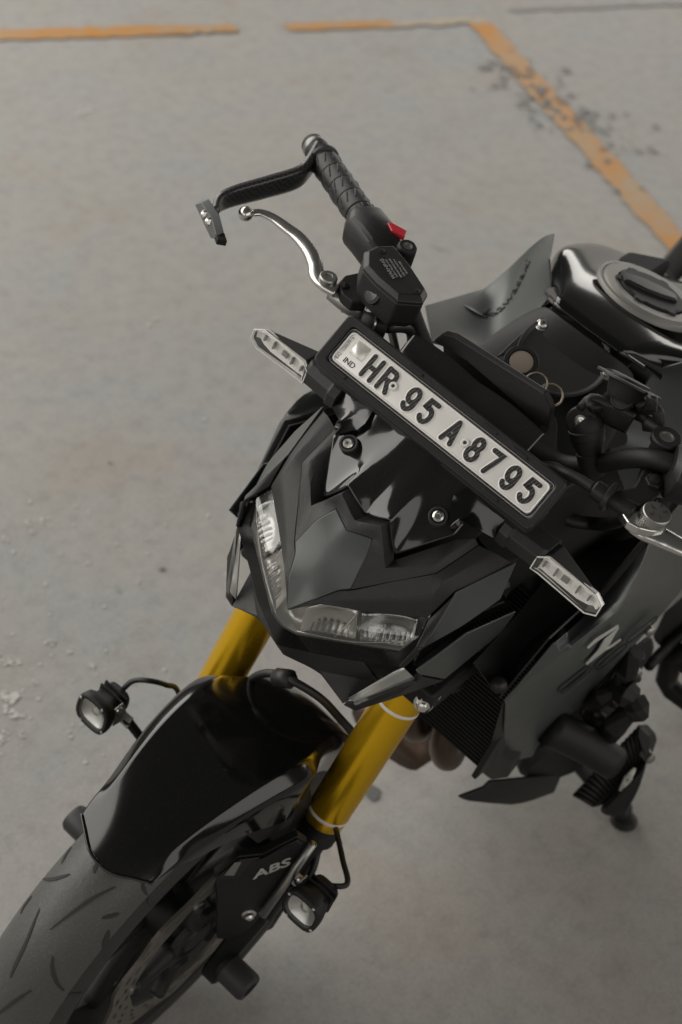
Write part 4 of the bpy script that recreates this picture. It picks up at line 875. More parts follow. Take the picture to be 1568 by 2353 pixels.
# right lever guard
ge = gout + gd_ * .022
gz = [ge + V(.0, 0, 0), onZ(('a', 700, 345), ge[2] - .004), onZ(('a', 640, 405), ge[2] - .006), onZ(('a', 480, 455), ge[2] - .008), onZ(('a', 300, 505), ge[2] - .008), onZ(('a', 225, 545), ge[2] - .008), onZ(('a', 208, 600), ge[2] - .008)]
flatp = [(1, .28), (1, -.28), (.7, -.4), (-.7, -.4), (-1, -.28), (-1, .28), (-.7, .4), (.7, .4)]
grd = sweep('lever_guard', gz, [.0165, .0155, .0145, .014, .013, .012, .011], mWeave, bike, n=8, prof=flatp, up=(0, 0, 1))
wa = [onZ(('a', 143, 525), gz[-1][2] + .004), onZ(('a', 178, 515), gz[-1][2] + .010), onZ(('a', 235, 600), gz[-1][2] + .010), onZ(('a', 258, 690), gz[-1][2] + .004), onZ(('a', 248, 708), gz[-1][2] - .002), onZ(('a', 225, 700), gz[-1][2] - .006)]
wg = prism('guard_winglet', wa, V(0.010, -.004, -.006) * .8, mGreen, grd, .001)
for q in (('a', 158, 598), ('a', 180, 635)):
    c = onZ(q, gz[-1][2] + .0); lathe('winglet_bolt', c, unit(V(.4, .4, .3)), [(-.002, .0052), (.002, .0050), (.004, .003), (.004, 0)], mSteel, grd, 18)
box('guard_tail', onZ(('a', 238, 725), gz[-1][2] - .004), V(.004, -.004, 0), V(-.004, -.006, 0), V(0, 0, .004), mMatte, grd, .001)
# right brake lever
lz = onZ(('a', 370, 595), 1.045)[2]
lev_pts = [(405, 592), (450, 590), (510, 615), (580, 665), (650, 720), (705, 790), (733, 860), (745, 920), (790, 965), (850, 1000)]
lev = sweep('brake_lever', [onZ(('a', u, v), 1.045) for u, v in lev_pts], [.0050, .0054, .0066, .0080, .0092, .0098, .0096, .0100, .0110, .0105], mAlu, bike, n=6, prof=[(math.cos(2 * PI * k / 16) * .62, math.sin(2 * PI * k / 16)) for k in range(16)], up=(0, 0, 1))
lathe('lever_ball', onZ(('a', 370, 595), 1.045) + V(0, 0, -.0088), V(0, 0, 1), [(.0088 - .0088 * math.cos(PI * k / 12), .0088 * math.sin(PI * k / 12)) for k in range(13)], mAlu, lev, 28)
aw = lathe('adjuster_wheel', onZ(('a', 808, 918), 1.058) - V(0, 0, .010), V(.05, 0, 1), [(0, .0095), (.004, .0103), (.008, .0103), (.0095, .0092), (.0095, .0045), (.0090, .0042), (.0088, 0)], mCast, lev, 36)
brk = [onZ(('a', u, v), 1.052) for u, v in ((855, 955), (890, 915), (965, 900), (1010, 960), (1005, 1060), (930, 1055), (875, 1010))]
prism('lever_perch', brk, V(0, 0, -.014), mMatte, bike, .002)
lathe('pivot_screw', onZ(('a', 885, 967), 1.0525), V(0, 0, 1), [(-.002, .0058), (.0008, .0056), (.0012, .0048), (.0012, 0)], mMatte, bike, 20)
box('screw_slot', onZ(('a', 885, 967), 1.0540), V(.0035, .002, 0), V(-.0005, .0008, 0), V(0, 0, .0003), mInk, bike, 0)
sweep('lever_cam', [onZ(('a', 820, 1010), 1.035), onZ(('a', 900, 1070), 1.035), onZ(('a', 985, 1120), 1.03)], [.008, .009, .009], mCast, bike, n=3, prof=pr, up=(0, 0, 1))
sweep('brake_switch', [onZ(('a', 880, 1075), 1.030), onZ(('a', 950, 1100), 1.030)], [.007, .007], mMatte, bike, n=1, prof=pr, up=(0, 0, 1))
# reservoir
lidz = 1.098
lid_o = [(990, 790), (1050, 760), (1138, 757), (1200, 830), (1240, 880), (1326, 1012), (1300, 1055), (1172, 1045), (1060, 950), (987, 872)]
lid = [onZ(('a', u, v), lidz) for u, v in lid_o]; lc_ = sum(lid) / len(lid)
rsv = loft('brake_reservoir', [[lc_ + (p - lc_) * .80 + V(.0, 0, -.046) for p in lid], [lc_ + (p - lc_) * .97 + V(0, 0, -.034) for p in lid], [lc_ + (p - lc_) * .98 + V(0, 0, -.006) for p in lid]], mMatte, bike, bevel=.003)
lidob = loft('reservoir_lid', [[lc_ + (p - lc_) * 1.0 + V(0, 0, -.0055) for p in lid], [lc_ + (p - lc_) * 1.0 + V(0, 0, -.002) for p in lid], [lc_ + (p - lc_) * .86 + V(0, 0, .0035) for p in lid]], mPlas, rsv, bevel=.0012)
tdir = unit(onZ(('a', 1180, 975), lidz) - onZ(('a', 1075, 815), lidz)); tup = np.cross(V(0, 0, 1), tdir)
for k, (st, sz) in enumerate((('WARNING', .0062), ('CLEAN FILLER CAP', .0032), ('BEFORE REMOVING', .0032), ('USE ONLY DOT 4', .0032), ('BRAKE FLUID', .0032))):
    text('lettering', st, sz, lc_ + V(0, 0, .0041) - tdir * .0 - tup * (.0105 * 0) + tup * (-.009 + .0048 * k) * -1 * -1 * (1), -tdir, -tup, mGreyInk, rsv, .0005, xs=1.1)
for q in (('a', 1085, 790), ('a', 1270, 1002)):
    lathe('lid_screw', onZ(q, lidz + .0035), V(0, 0, 1), [(-.002, .0045), (.0008, .0042), (.001, .002), (.0002, .0015), (0, 0)], mPlas, rsv, 18)
sg_ = lathe('sight_glass', onZ(('a', 1035, 1012), 1.078), unit(V(.85, -.3, .35)), [(-.008, .0125), (0, .0120), (.0012, .0115), (.0014, .0095)], mMatte, rsv, 28)
lathe('sight_glass_lens', onZ(('a', 1035, 1012), 1.078), unit(V(.85, -.3, .35)), [(-.002, .0092), (.001, .0092), (.0022, .008), (.0026, 0)], mat('sight_glass_grey', (.05, .05, .048), .2), rsv, 28)
mbase = onZ(('a', 1222, 768), 1.100)
mst = lathe('mirror_mount', mbase - V(.004, .004, .040), V(.08, .06, 1), [(0, .0125), (.034, .0115), (.038, .0112), (.0405, .0095), (.0405, .0058), (.030, .0052), (.030, 0)], mMatte, bike, 32)
lathe('thread', mbase - V(.004, .004, .040), V(.08, .06, 1), [(.0385, .0060), (.0402, .0060), (.0402, .0050), (.031, .0050), (.0315, 0)], mCast, mst, 24)
# right switch housing along the bar
def barp(t): return gin - gd_ * t
hu = unit(V(0, 0, 1) - gd_ * gd_[2]); hw = np.cross(gd_, hu)
def hsec(t, ru, rw, ou=0, ow=0): return [barp(t) + hu * (math.copysign(abs(math.cos(a)) ** .7, math.cos(a)) * ru + ou) + hw * (math.copysign(abs(math.sin(a)) ** .7, math.sin(a)) * rw + ow) for a in np.linspace(0, 2 * PI, 20, endpoint=False)]
s0 = 1 if hw[0] > 0 else -1
loft('switch_housing', [hsec(.000, .019, .020), hsec(.004, .022, .024, 0, .003 * s0), hsec(.018, .024, .028, -.001, .006 * s0), hsec(.036, .025, .027, -.001, .004 * s0), hsec(.060, .024, .024, -.004, .003 * s0), hsec(.078, .019, .019, -.008, 0)], mPlas, bike, bevel=.0015)
kc = onZ(('a', 1165, 678), barp(.02)[2] + .026)
ks = prism('kill_switch', [onZ(q, kc[2]) for q in (('a', 1112, 640), ('a', 1135, 638), ('a', 1215, 682), ('a', 1203, 712), ('a', 1165, 692), ('a', 1135, 682))], V(0, 0, -.007), mRed, bike, .0012)
sweep('banjo_fitting', [onZ(('a', 975, 1150), 1.035), onZ(('a', 1040, 1165), 1.035), onZ(('a', 1110, 1190), 1.035)], [.010, .0115, .013], mMatte, bike, 18, 1)
lathe('fitting_ring', onZ(('a', 1040, 1165), 1.036), unit(onZ(('a', 1040, 1165), 1.035) - onZ(('a', 975, 1150), 1.035)), [(-.0012, .0118), (-.001, .0126), (.001, .0126), (.0012, .0118)], mSteel, bike, 24)
sweep('brake_hose', [onZ(('a', 1110, 1190), 1.030), V(-.36, -.13, 1.0), V(-.33, -.10, .96), V(-.26, -.05, .93)], .0065, mRub, bike, 12, 6)
sweep('throttle_cable', [barp(.03) + V(.01, 0, -.02), V(-.36, -.16, .99), V(-.33, -.10, .95)], .005, mRub, bike, 10, 6)
# left side: clutch perch, mirror mount, adjuster, lever
zc = 1.050
mb2 = MY @ mbase
mst = lathe('mirror_mount', onZ(('l', 1400, 915), 1.085) - V(.002, -.002, .030), V(.06, -.05, 1), [(0, .0135), (.022, .0125), (.024, .0165), (.0300, .0165), (.0320, .0150), (.0320, .0085), (.024, .0080), (.024, 0)], mMatte, bike, 36)
lathe('thread', onZ(('l', 1400, 915), 1.085) - V(.002, -.002, .030), V(.06, -.05, 1), [(.0305, .0090), (.0318, .0090), (.0318, .0070), (.025, .0068), (.0255, 0)], mCast, mst, 24)
perch = [(1220, 1060), (1430, 1130), (1400, 1300), (1340, 1480), (1250, 1590), (1130, 1620), (1010, 1570), (830, 1530), (860, 1470), (1060, 1420), (1140, 1290)]
prism('clutch_perch', [onZ(('l', u, v), 1.058) for u, v in perch], V(0, 0, -.022), mMatte, bike, .004)
hexnut('perch_bolt', onZ(('l', 1265, 1390), 1.058), V(.1, 0, 1), .0105, mMatte, bike, .005)
for (u0_, v0_), (u1_, v1_), r_ in (((640, 1440), (755, 1490), .0115), ((760, 1560), (835, 1470), .0185)):
    pass
cxd = unit(onZ(('l', 940, 1650), zc) - onZ(('l', 600, 1420), zc))
lathe('cable_adjuster', onZ(('l', 640, 1445), zc), cxd, [(0, .0085), (.002, .0105), (.018, .0105), (.020, .0088), (.0225, .0088)], mPlas, bike, 28)
lathe('lock_wheel', onZ(('l', 775, 1515), zc), cxd, [(0, .0150), (.0012, .0168), (.0058, .0168), (.007, .0150)], mPlas, bike, 40)
lathe('adjuster_barrel', onZ(('l', 800, 1540), zc), cxd, [(0, .0085), (.028, .0085), (.030, .007)], mMatte, bike, 20)
sweep('clutch_cable', [onZ(('l', 640, 1445), zc), onZ(('l', 480, 1350), zc - .003), onZ(('l', 330, 1280), zc - .008), onZ(('l', 180, 1225), zc - .02), V(-.30, .06, .98), V(-.30, -.02, .93)], .0062, mRub, bike, 12, 6)
lb = [(915, 1650), (1000, 1625), (1110, 1650), (1250, 1600), (1310, 1520), (1320, 1600), (1425, 1720), (1430, 1830), (1380, 1885), (1270, 1895), (1120, 1860), (1010, 1800), (960, 1730)]
prism('clutch_lever_bracket', [onZ(('l', u, v), 1.050) for u, v in lb], V(0, 0, -.012), mAlu, bike, .003, seg=3)
sweep('clutch_lever', [onZ(('l', 1020, 1830), 1.038), onZ(('l', 1150, 1890), 1.037), onZ(('l', 1350, 1960), 1.036), onZ(('l', 1560, 2060), 1.035), onZ(('l', 1900, 2200), 1.033)], [.009, .0125, .0145, .0125, .010], mAlu, bike, n=5, prof=[(math.cos(2 * PI * k / 16) * .55, math.sin(2 * PI * k / 16)) for k in range(16)], up=(0, 0, 1))
awl = lathe('adjuster_wheel', onZ(('l', 1320, 1680), 1.063) - V(0, 0, .014), V(.04, 0, 1), [(0, .0150), (.001, .0162), (.006, .0162), (.007, .0155), (.011, .0155), (.012, .0145), (.0125, 0)], mCast, bike, 40)
ac = onZ(('l', 1320, 1680), 1.063) - V(0, 0, .001)
for k, ch in enumerate('12345'):
    q = {'1': (1340, 1745), '2': (1255, 1705), '3': (1265, 1635), '4': (1355, 1622), '5': (1395, 1690)}[ch]; p = onZ(('l', *q), ac[2]); d2 = unit(p - ac)
    text('lettering', ch, .0075, p, np.cross(d2, V(0, 0, 1)) * -1, -d2, mInk, awl, .0005)
for k in range(36):
    an = 2 * PI * k / 36; box('knurl', ac + V(math.cos(an) * .0160, math.sin(an) * .0160, -.009), V(math.cos(an), math.sin(an), 0) * .0007, V(-math.sin(an), math.cos(an), 0) * .0006, V(0, 0, .0028), mCast, awl, 0)
# left switch block and grip root at the frame edge
loft('switch_housing', [[np.diag([1, -1, 1.0]) @ p for p in r_] for r_ in (hsec(-.004, .019, .020), hsec(.004, .023, .026, 0, .003 * s0), hsec(.030, .026, .032, -.001, .006 * s0), hsec(.046, .026, .030, -.002, .005 * s0), hsec(.052, .019, .020))], mPlas, bike, bevel=.0015)
lathe('housing_screw', onZ(('l', 1450, 1390), 1.040), V(.5, 0, .8), [(-.01, .012), (.002, .0115), (.003, .006), (.001, .004), (.001, 0)], mPlas, bike, 20)
# phone mount on the bar
pmx = -.365
def X_(q, x=pmx): return onX(q, x)
pm = lathe('phone_mount', X_(('l', 650, 1310)), unit(X_(('l', 600, 1100)) - X_(('l', 650, 1310))), [(0, .012), (.003, .0145), (.028, .0145), (.030, .0125), (.034, .0125), (.036, .014), (.050, .0145), (.052, .010)], mMatte, bike, 28)
sweep('mount_column', [X_(('l', 610, 1090)), X_(('l', 590, 960)), X_(('l', 570, 800)), X_(('l', 530, 730))], [.0120, .0185, .0185, .0165], mMatte, pm, 20, 4)
lathe('mount_collar', X_(('l', 580, 905)), unit(X_(('l', 560, 800)) - X_(('l', 600, 1000))), [(0, .0185), (.001, .0198), (.010, .0198), (.011, .0185)], mMatte, pm, 32)
jd = unit(V(.9, .1, .4)); jc = X_(('l', 530, 735))
lathe('mount_joint', jc - jd * .012, jd, [(0, .0155), (.002, .017), (.020, .017), (.0225, .0150), (.0225, .0085), (.0222, .0083)], mMatte, pm, 32)
lathe('joint_screw', jc + jd * .0095, jd, [(0, .0075), (.0015, .0072), (.002, .0055), (.001, .005), (.0012, .003), (.0025, .0025), (.0028, 0)], mSteel, pm, 24)
sweep('mount_arm', [X_(('l', 560, 640), -.370), X_(('l', 620, 580), -.375), X_(('l', 780, 640), -.38), X_(('l', 900, 690), -.385), X_(('l', 1040, 760), -.39)], [.012, .014, .014, .015, .014], mPlas, pm, n=4, prof=flatp, up=(0, 0, 1))
sweep('mount_arm', [X_(('l', 500, 640), -.362), X_(('l', 590, 540), -.372), X_(('l', 700, 620), -.368)], [.010, .012, .010], mMatte, pm, n=3, prof=flatp, up=(1, 0, .3))
kd = unit(V(.75, -.1, .65)); kc_ = X_(('l', 940, 505), -.385)
lathe('clamp_knob', kc_ - kd * .02, kd, [(0, .011), (.012, .011), (.013, .0132), (.020, .0132), (.0215, .0120), (.0215, .0105), (.0208, .0100), (.0206, 0)], mMatte, pm, 30)
# phone cradle disc seen nearly edge-on
dn = unit(V(-.62, .10, .60)); dc = X_(('l', 1010, 350), -.405)
a_e, b_e = X_(('l', 730, 205), -.40), X_(('l', 1300, 500), -.40); dx_ = unit(b_e - a_e); dn = unit(np.cross(dx_, unit(ray(('l', 1010, 350)) * 1.0 + V(0, 0, .0)))); dn = dn if dn[2] > 0 else -dn
dn = unit(dn + V(.0, 0, 0) - ray(('l', 1010, 350)) * .025); hc = (a_e + b_e) / 2
lathe('cradle_disc', hc, dn, [(-.0015, .0370), (-.001, .0382), (.0014, .0382), (.002, .0370)], mPlas, pm, 56)
lathe('cradle_rubber', hc + dn * .003, dn, [(0, .024), (.002, .024), (.003, .020), (.003, 0)], mRub, pm, 40)
lathe('cradle_boss', hc - dn * .020, dn, [(0, .016), (.006, .019), (.016, .022), (.019, .024)], mMatte, pm, 32)
sweep('cradle_claw', [hc + dx_ * .020 - dn * .012, X_(('l', 1150, 600), -.40), X_(('l', 1290, 620), -.40), X_(('l', 1330, 740), -.40), X_(('l', 1310, 825), -.40)], [.006, .0065, .0065, .006, .006], mMatte, pm, n=4, prof=pr)
sweep('cradle_claw', [hc - dn * .012, X_(('l', 1060, 640), -.40), X_(('l', 1190, 720), -.40), X_(('l', 1215, 830), -.40)], [.006, .0065, .006, .006], mMatte, pm, n=4, prof=pr)
sweep('cradle_claw', [X_(('l', 830, 560), -.39), X_(('l', 830, 470), -.39), X_(('l', 900, 415), -.39), X_(('l', 1000, 440), -.39)], [.005, .0055, .0055, .005], mMatte, pm, n=4, prof=pr)
lathe('claw_pad', X_(('l', 1270, 790), -.398), V(0, 1, .1), [(-.008, .008), (.008, .008)], mRub, pm, 16)
sweep('cradle_edge', [X_(('l', 1210, 545), -.38), X_(('l', 1300, 570), -.38)], [.010, .008], mPlas, pm, n=2, prof=flatp, up=(0, 0, 1))
# ------------------------------------------------------------------ instrument hood and dark core
IH = {}
IH['o'] = S(('b', 900, 1060), ('b', 300, 715)); IH['t'] = S(('b', 870, 990), ('b', 355, 675)); 
hl_ = lambda q, y: onY(q, y)
fr = [onY(('b', 300, 717), -.080), onY(('b', 350, 677), -.072), onY(('b', 410, 690), -.060), onY(('b', 640, 840), .002), onY(('b', 865, 985), .068), onY(('b', 905, 1060), .078), onY(('b', 885, 1160), .076)]
cen_ = sum(fr) / len(fr)
ih = [V(-.305, 0, 1.075), V(-.305, .062, 1.070), V(-.308, .075, 1.055)]
HD = [onY(('b', 300, 717), -.080), onY(('b', 350, 677), -.074), onY(('b', 410, 692), -.062), onY(('b', 870, 985), .066), onY(('b', 905, 1062), .078), onY(('b', 890, 1165), .078), onY(('b', 865, 1145), .070), onY(('b', 700, 1010), .034), onY(('b', 480, 822), -.026)]
hm = sum(HD) / len(HD)
loft('instrument_hood', [[p + V(.002, 0, 0) for p in HD], [p + V(-.006, 0, .0015) for p in HD], [hm + (p - hm) * V(1, .95, .9) + V(-.016, 0, -.012) for p in HD], [hm + (p - hm) * V(1, .85, .6) + V(-.024, 0, -.05) for p in HD]], mPlas, bike, bevel=.002)
loft('head_stock', [[V(x, y, z) for x, y in ((.05, .075), (.05, -.075), (-.06, -.075), (-.06, .075))] for z in (0,)] * 0 + [[V(xc + x, y * k, z) for x, y in ((.06, .085), (.06, -.085), (-.07, -.085), (-.07, .085))] for xc, z, k in ((-.22, .72, 1), (-.30, .86, 1.05), (-.34, .955, .9), (-.365, .975, .6))], mVoid, bike, bevel=.01)
loft('top_clamp', [[V(-.375 + x, y, z) for x, y in ((.035, .115), (.055, .0), (.035, -.115), (-.02, -.12), (-.05, 0), (-.02, .12))] for z in (.935, .955)], mMatte, bike, bevel=.004)
for sgn in (1, -1): lathe('fork_cap', V(-.30, sgn * .1045, .955), V(-.4, 0, .9), [(0, .024), (.008, .024), (.010, .018), (.010, 0)], mMatte, bike, 28)
# ------------------------------------------------------------------ tank, covers, shrouds
tpc = S(('b', 1270, 770), ('b', 925, 520)); tts = S(('b', 1385, 870), ('b', 900, 470))
def tank_half():
    c0 = V(tpc[0] + .004, 0, tpc[2] + .002)
    r0_ = [c0, tpc * V(1, -.5, 1) + V(.001, 0, .001), tpc * V(1, -1, 1), tts * V(1, -1, 1), V(-.60, -.100, .975), V(-.63, -.112, .93)]
    r0_.append(V(-.66, -.112, .74)); rows = [r0_]
    spec = [((1317, 647), -.065, -.59, 1.022, V(-.640, -.118, 1.000), V(-.66, -.128, .93)),
            ((1349, 617), -.082, -.655, 1.010, onY(('D', 1282, 545), -.138), V(-.72, -.155, .93)),
            ((1381, 603), -.098, -.72, .992, onY(('D', 1367, 545), -.150), V(-.83, -.170, .88)),
            ((1428, 601), -.108, -.80, .965, onY(('D', 1407, 556), -.152), V(-.91, -.172, .82)),
            ((1500, 632), -.105, -.90, .925, onY(('D', 1450, 582), -.145), V(-.97, -.165, .78)),
            ((1580, 680), -.095, -1.02, .86, onY(('D', 1530, 622), -.125), V(-1.05, -.150, .72))]
    for q, y, xc, zc_, side_, low_ in spec:
        rp = onY(('D', *q), y); c = V(xc, 0, zc_ )
        rows.append([c, lerp(c, rp, .5) + V(0, 0, .001), rp, lerp(rp, side_, .5) + V(.001, -.001, .001), side_, low_, low_ * V(1, .9, 1) + V(0, 0, -.16)])
    return rows
TR = tank_half(); tg = [[MY @ p for p in reversed(r[1:])] + r for r in TR]
tank = sheet('fuel_tank', tg, mTank, bike, .003, 0, ref=(0, 0, 1), sub=2); tank.modifiers.move(tank.modifiers.find('subdivision'), 0)
me = tank.data; cr = me.attributes.new('crease_edge', 'FLOAT', 'EDGE'); NCc = len(tg[0])
for e in me.edges:
    pass
bm = bmesh.new(); bm.from_mesh(me); bm.edges.ensure_lookup_table(); vals = []
for e in bm.edges:
    v = 0
    if e.is_boundary: v = 1
    elif all(abs(abs(x.co.y) - abs(TR[0][2][1])) < .06 and min(np.linalg.norm(np.array(x.co) - (r[2] if x.co.y < 0 else MY @ r[2])) for r in TR) < 1e-4 for x in e.verts): v = .95
    vals.append(v)
bm.free(); cr.data.foreach_set('value', vals)
lip = [MY @ tts, MY @ tpc, V(tpc[0] + .004, 0, tpc[2] + .002), tpc, tts]
lip2 = [p + V(.006, 0, -.006) for p in lip]
patch('tank_lip', ([p + V(.0005, 0, .0005) for p in lip], [p + V(.0045, 0, -.0035) for p in lip]), mTank, bike, 24, 2, 0, (1, 0, .6), .002, 0)
# body under the tank
loft('tank_underbody', [[V(x, y * k, z if z < .8 else z - dz) for y, z in ((.10, .93), (.15, .88), (.15, .66), (-.15, .66), (-.15, .88), (-.10, .93))] for x, k, dz in ((-.50, .75, 0), (-.60, .95, 0), (-.72, .95, .07), (-.85, .85, .15), (-1.02, .6, .25))], mVoid, bike, bevel=.01)
# fuel cap
cN = unit(V(-.22, 0, 1)); c_c = onY(('D', 1487, 688), 0)
c_c = c_c + cN * .007
cz = c_c
cap = lathe('fuel_cap', cz - cN * .004, cN, [(0, .072), (.004, .071), (.0055, .070), (.0060, .0665), (.0045, .0655), (.0065, .0645), (.0085, .062), (.0085, .0475), (.0075, .0465), (.004, .0460), (.0035, 0)], mCap, bike, 72)
uu, ww, _ = frame_of(cN)
def cp(r, a, h): return cz + (uu * math.cos(a) + ww * math.sin(a)) * r + cN * h
lidp = []
for k in range(72):
    a = 2 * PI * k / 72; r_ = .0445 + (.0055 if (k % 12) in (0, 1, 2) else 0); lidp.append((r_, a))
loft('cap_lid', [[cp(r_, a, 0) for r_, a in lidp], [cp(r_, a, .006) for r_, a in lidp], [cp(r_ * .95, a, .0072) for r_, a in lidp]], mMatte, cap, bevel=.0004)
a0c = math.atan2((unit(V(0, -1, 0)) @ ww), (unit(V(0, -1, 0)) @ uu)) + .6
bp = [(.043, a0c - .25), (.043, a0c + .25), (.020, a0c + .9), (.018, a0c + PI - .9), (.034, a0c + PI - .25), (.034, a0c + PI + .25), (.018, a0c + PI + .9), (.020, a0c - .9)]
loft('cap_key_flap', [[cp(r_, a, .006) for r_, a in bp], [cp(r_, a, .0105) for r_, a in bp], [cp(r_ * .85, a, .012) for r_, a in bp]], mPlas, cap, bevel=.0012)
# matte cover in front of the tank with the ignition recess
sc_ = S(('D', 1393, 866), ('D', 1251, 752))
CV = {}
CV['f0'] = V(tpc[0] + .008, 0, tpc[2] - .006); CV['f1'] = tpc + V(.006, 0, -.007); CV['f2'] = tts + V(.006, .001, -.008)
CV['m0'] = V(-.50, 0, .985); CV['m1'] = sc_ + V(.012, -.012, -.004); CV['m2'] = onY(('b', 640, 850), -.10) * V(1, -1, 1); CV['s'] = sc_ + V(-.004, .014, .002)
CV['g0'] = V(-.455, 0, .945); CV['g1'] = V(-.45, .055, .94); CV['g2'] = V(-.44, .105, .92)
cvg = [[V(-.42, -.11, .90), V(-.42, -.06, .91), V(-.42, 0, .915), V(-.42, .06, .91), V(-.42, .11, .90)],
       [V(-.47, -.108, .925), V(-.47, -.060, .945), V(-.47, 0, .945), V(-.47, .060, .945), V(-.47, .108, .925)],
       [V(-.515, -.098, .960), V(-.510, -.056, .983), V(-.505, 0, .975), V(-.510, .056, .983), V(-.515, .098, .960)],
       [MY @ CV['f2'], MY @ CV['f1'], CV['f0'], CV['f1'], CV['f2']]]
sheet('tank_front_cover', cvg, mMatte, bike, .003, 0, ref=(.3, 0, 1), sub=2).modifiers.move(1, 0)
for sgn in (1, -1):
    c = sc_ * V(1, sgn, 1); nn = unit(V(.42, .12 * sgn, .9))
    c = c + nn * .006
    w_ = lathe('cover_washer', c + nn * .0005, nn, [(-.006, .0095), (.001, .0092), (.0015, .008)], mSteel, bike, 24)
    bolt('bolt', c + nn * .002, nn, .0065, mSteel, w_, .004)
# ignition recess dish, paler than the cover to look lit, and side plates
rn_ = unit(V(.42, 0, .9)); rc_ = onP(('b', 960, 810), V(-.49, 0, .972), rn_)
lathe('ignition_recess', rc_ - rn_ * .003, rn_, [(0, 0), (.001, .030), (.006, .045), (.0125, .0525), (.0135, .0545), (.010, .056)], mat('lit_recess_plastic', (.030, .030, .028), .38, bump=(500, .1)), bike, 56)
for sg2 in (1, -1):
    mm = np.diag([1, -sg2, 1.0]); sp_ = [('b', 925, 522), ('b', 1000, 588), ('b', 880, 706), ('b', 800, 715), ('b', 740, 760), ('b', 620, 800), ('b', 690, 730)]
    prism('cover_side_plate', [mm @ onP(q, sc_ * V(1, -1, 1) + V(0, 0, .004), unit(V(.42, -.12, .9))) for q in sp_], unit(V(.42, .0, .9)) * -.004, mPlas, bike, .0015)
# ignition barrel
lathe('ignition_lock', V(-.41, 0, .93), V(-.3, 0, 1), [(0, .026), (.035, .026), (.040, .022), (.040, .010), (.038, .009), (.038, 0)], mMatte, bike, 36)
# shrouds each side of the tank
SR = {'s1': onY(('b', 915, 168), -.142), 's2': onY(('b', 850, 180), -.158), 's3': onY(('b', 700, 330), -.185), 's4': onY(('b', 560, 450), -.200), 's5': onY(('b', 260, 535), -.200), 's6': onY(('b', 292, 720), -.152),
      's7': onY(('b', 560, 800), -.098), 's8': onY(('b', 640, 790), -.090), 's9': onY(('b', 900, 480), -.080), 's10': onY(('b', 885, 300), -.108),
      'i1': onY(('b', 800, 300), -.158), 'i2': onY(('b', 690, 470), -.163), 'i3': onY(('b', 600, 640), -.148), 'i4': onY(('b', 840, 400), -.114), 'i5': onY(('b', 740, 600), -.106)}
SR = {k: MY @ v for k, v in SR.items()}
panel('tank_shroud', SR, [['s1', 's2', 'i1', 's10'], ['s2', 's3', 'i2', 'i1'], ['s3', 's4', 'i3', 'i2'], ['s4', 's5', 's6', 'i3'], ['i3', 's6', 's7'], ['s10', 'i1', 'i2', 'i4'], ['s10', 'i4', 's9'], ['i4', 'i2', 'i3', 'i5'], ['i4', 'i5', 's9'], ['i5', 'i3', 's7', 's8'], ['i5', 's8', 's9']], mGreen, bike, 'both', .003, .002, ref=(0, .6, 1), inner=-1, sub=3)
tA, tB = MY @ (SR['i3'] + V(.0, .012, .004)), MY @ (SR['i1'] + V(0, .006, .004))
txd = unit(tB - tA); tA, tB = MY @ SR['i3'], MY @ SR['i1']; txd = unit(tB - tA); sdv = MY @ (lerp(SR['s3'], SR['s2'], .5) - SR['i2']); tyd = unit(sdv - txd * (sdv @ txd)); tn = np.cross(txd, tyd); tn = tn if tn @ (-ray(('b', 690, 470))) > 0 else -tn
n0_ = V(.10, -.55, .83); tn = unit(n0_ - txd * (n0_ @ txd)); tyd = np.cross(tn, txd)
lt = text('lettering', 'Kawasaki', .025, (tA + tB) / 2 - tyd * .004, txd, tyd, mLogo, bike, .0006, xs=1.0)
from mathutils.bvhtree import BVHTree                               # lay the letters onto the curved shroud
bpy.context.view_layer.update()
for so in [o for o in bike.children if o.name.startswith('tank_shroud')]:
    bv = BVHTree.FromObject(so, bpy.context.evaluated_depsgraph_get())
    for v in lt.data.vertices:
        h_ = bv.ray_cast(v.co + Vector(tn) * .05, Vector(-tn), .09)
        if h_[0] is not None: v.co = h_[0] + Vector(tn) * (.0016 if (np.array(v.co) - tA) @ tn > 0 else .0004)
# big side fairing with the Z emblem
FR = {'tip': S(('e', 585, 1262), ('i', 280, 840)), 't1': onY(('e', 860, 932), .211), 't2': onY(('e', 1120, 690), .200), 't3': onY(('e', 1400, 350), .186), 't4': onY(('e', 1640, 60), .172),
      'r1': onY(('e', 900, 1010), .224), 'r2': onY(('e', 1070, 845), .230), 'r3': onY(('e', 1230, 770), .232), 'r4': onY(('e', 1565, 640), .232), 'r5': onY(('e', 1800, 300), .21),
      'b4': onX(('e', 1480, 750), -.66), 'b3': onX(('e', 1120, 1150), -.57), 'b2': onX(('e', 965, 1335), -.52), 'b2a': onX(('e', 800, 1450), -.48), 'b1': onX(('e', 735, 1565), -.47), 'b0': onX(('e', 620, 1592), -.45), 'b00': onX(('e', 558, 1562), -.43), 'n': onY(('e', 592, 1285), .203),
      'k1': onX(('e', 900, 1215), -.42), 'k0': onX(('e', 690, 1340), -.36)}
FR['tip'] = onY(('e', 585, 1262), .205)
panel('side_fairing', FR, [['tip', 't1', 'r1'], ['t1', 't2', 'r2', 'r1'], ['t2', 't3', 'r3', 'r2'], ['t3', 't4', 'r5', 'r4'], ['t3', 'r4', 'r3'], ['tip', 'r1', 'k1', 'k0'], ['r1', 'r2', 'b3', 'k1'], ['r2', 'r3', 'b4', 'b3'], ['r3', 'r4', 'b4'],
      ['tip', 'k0', 'n'], ['n', 'k0', 'b1', 'b0'], ['n', 'b0', 'b00'], ['k0', 'k1', 'b2a', 'b1'], ['k1', 'b3', 'b2', 'b2a']], mGreen, bike, 'both', .004, .002, ref=(0, 1, .3), sub=2, inner=.0)
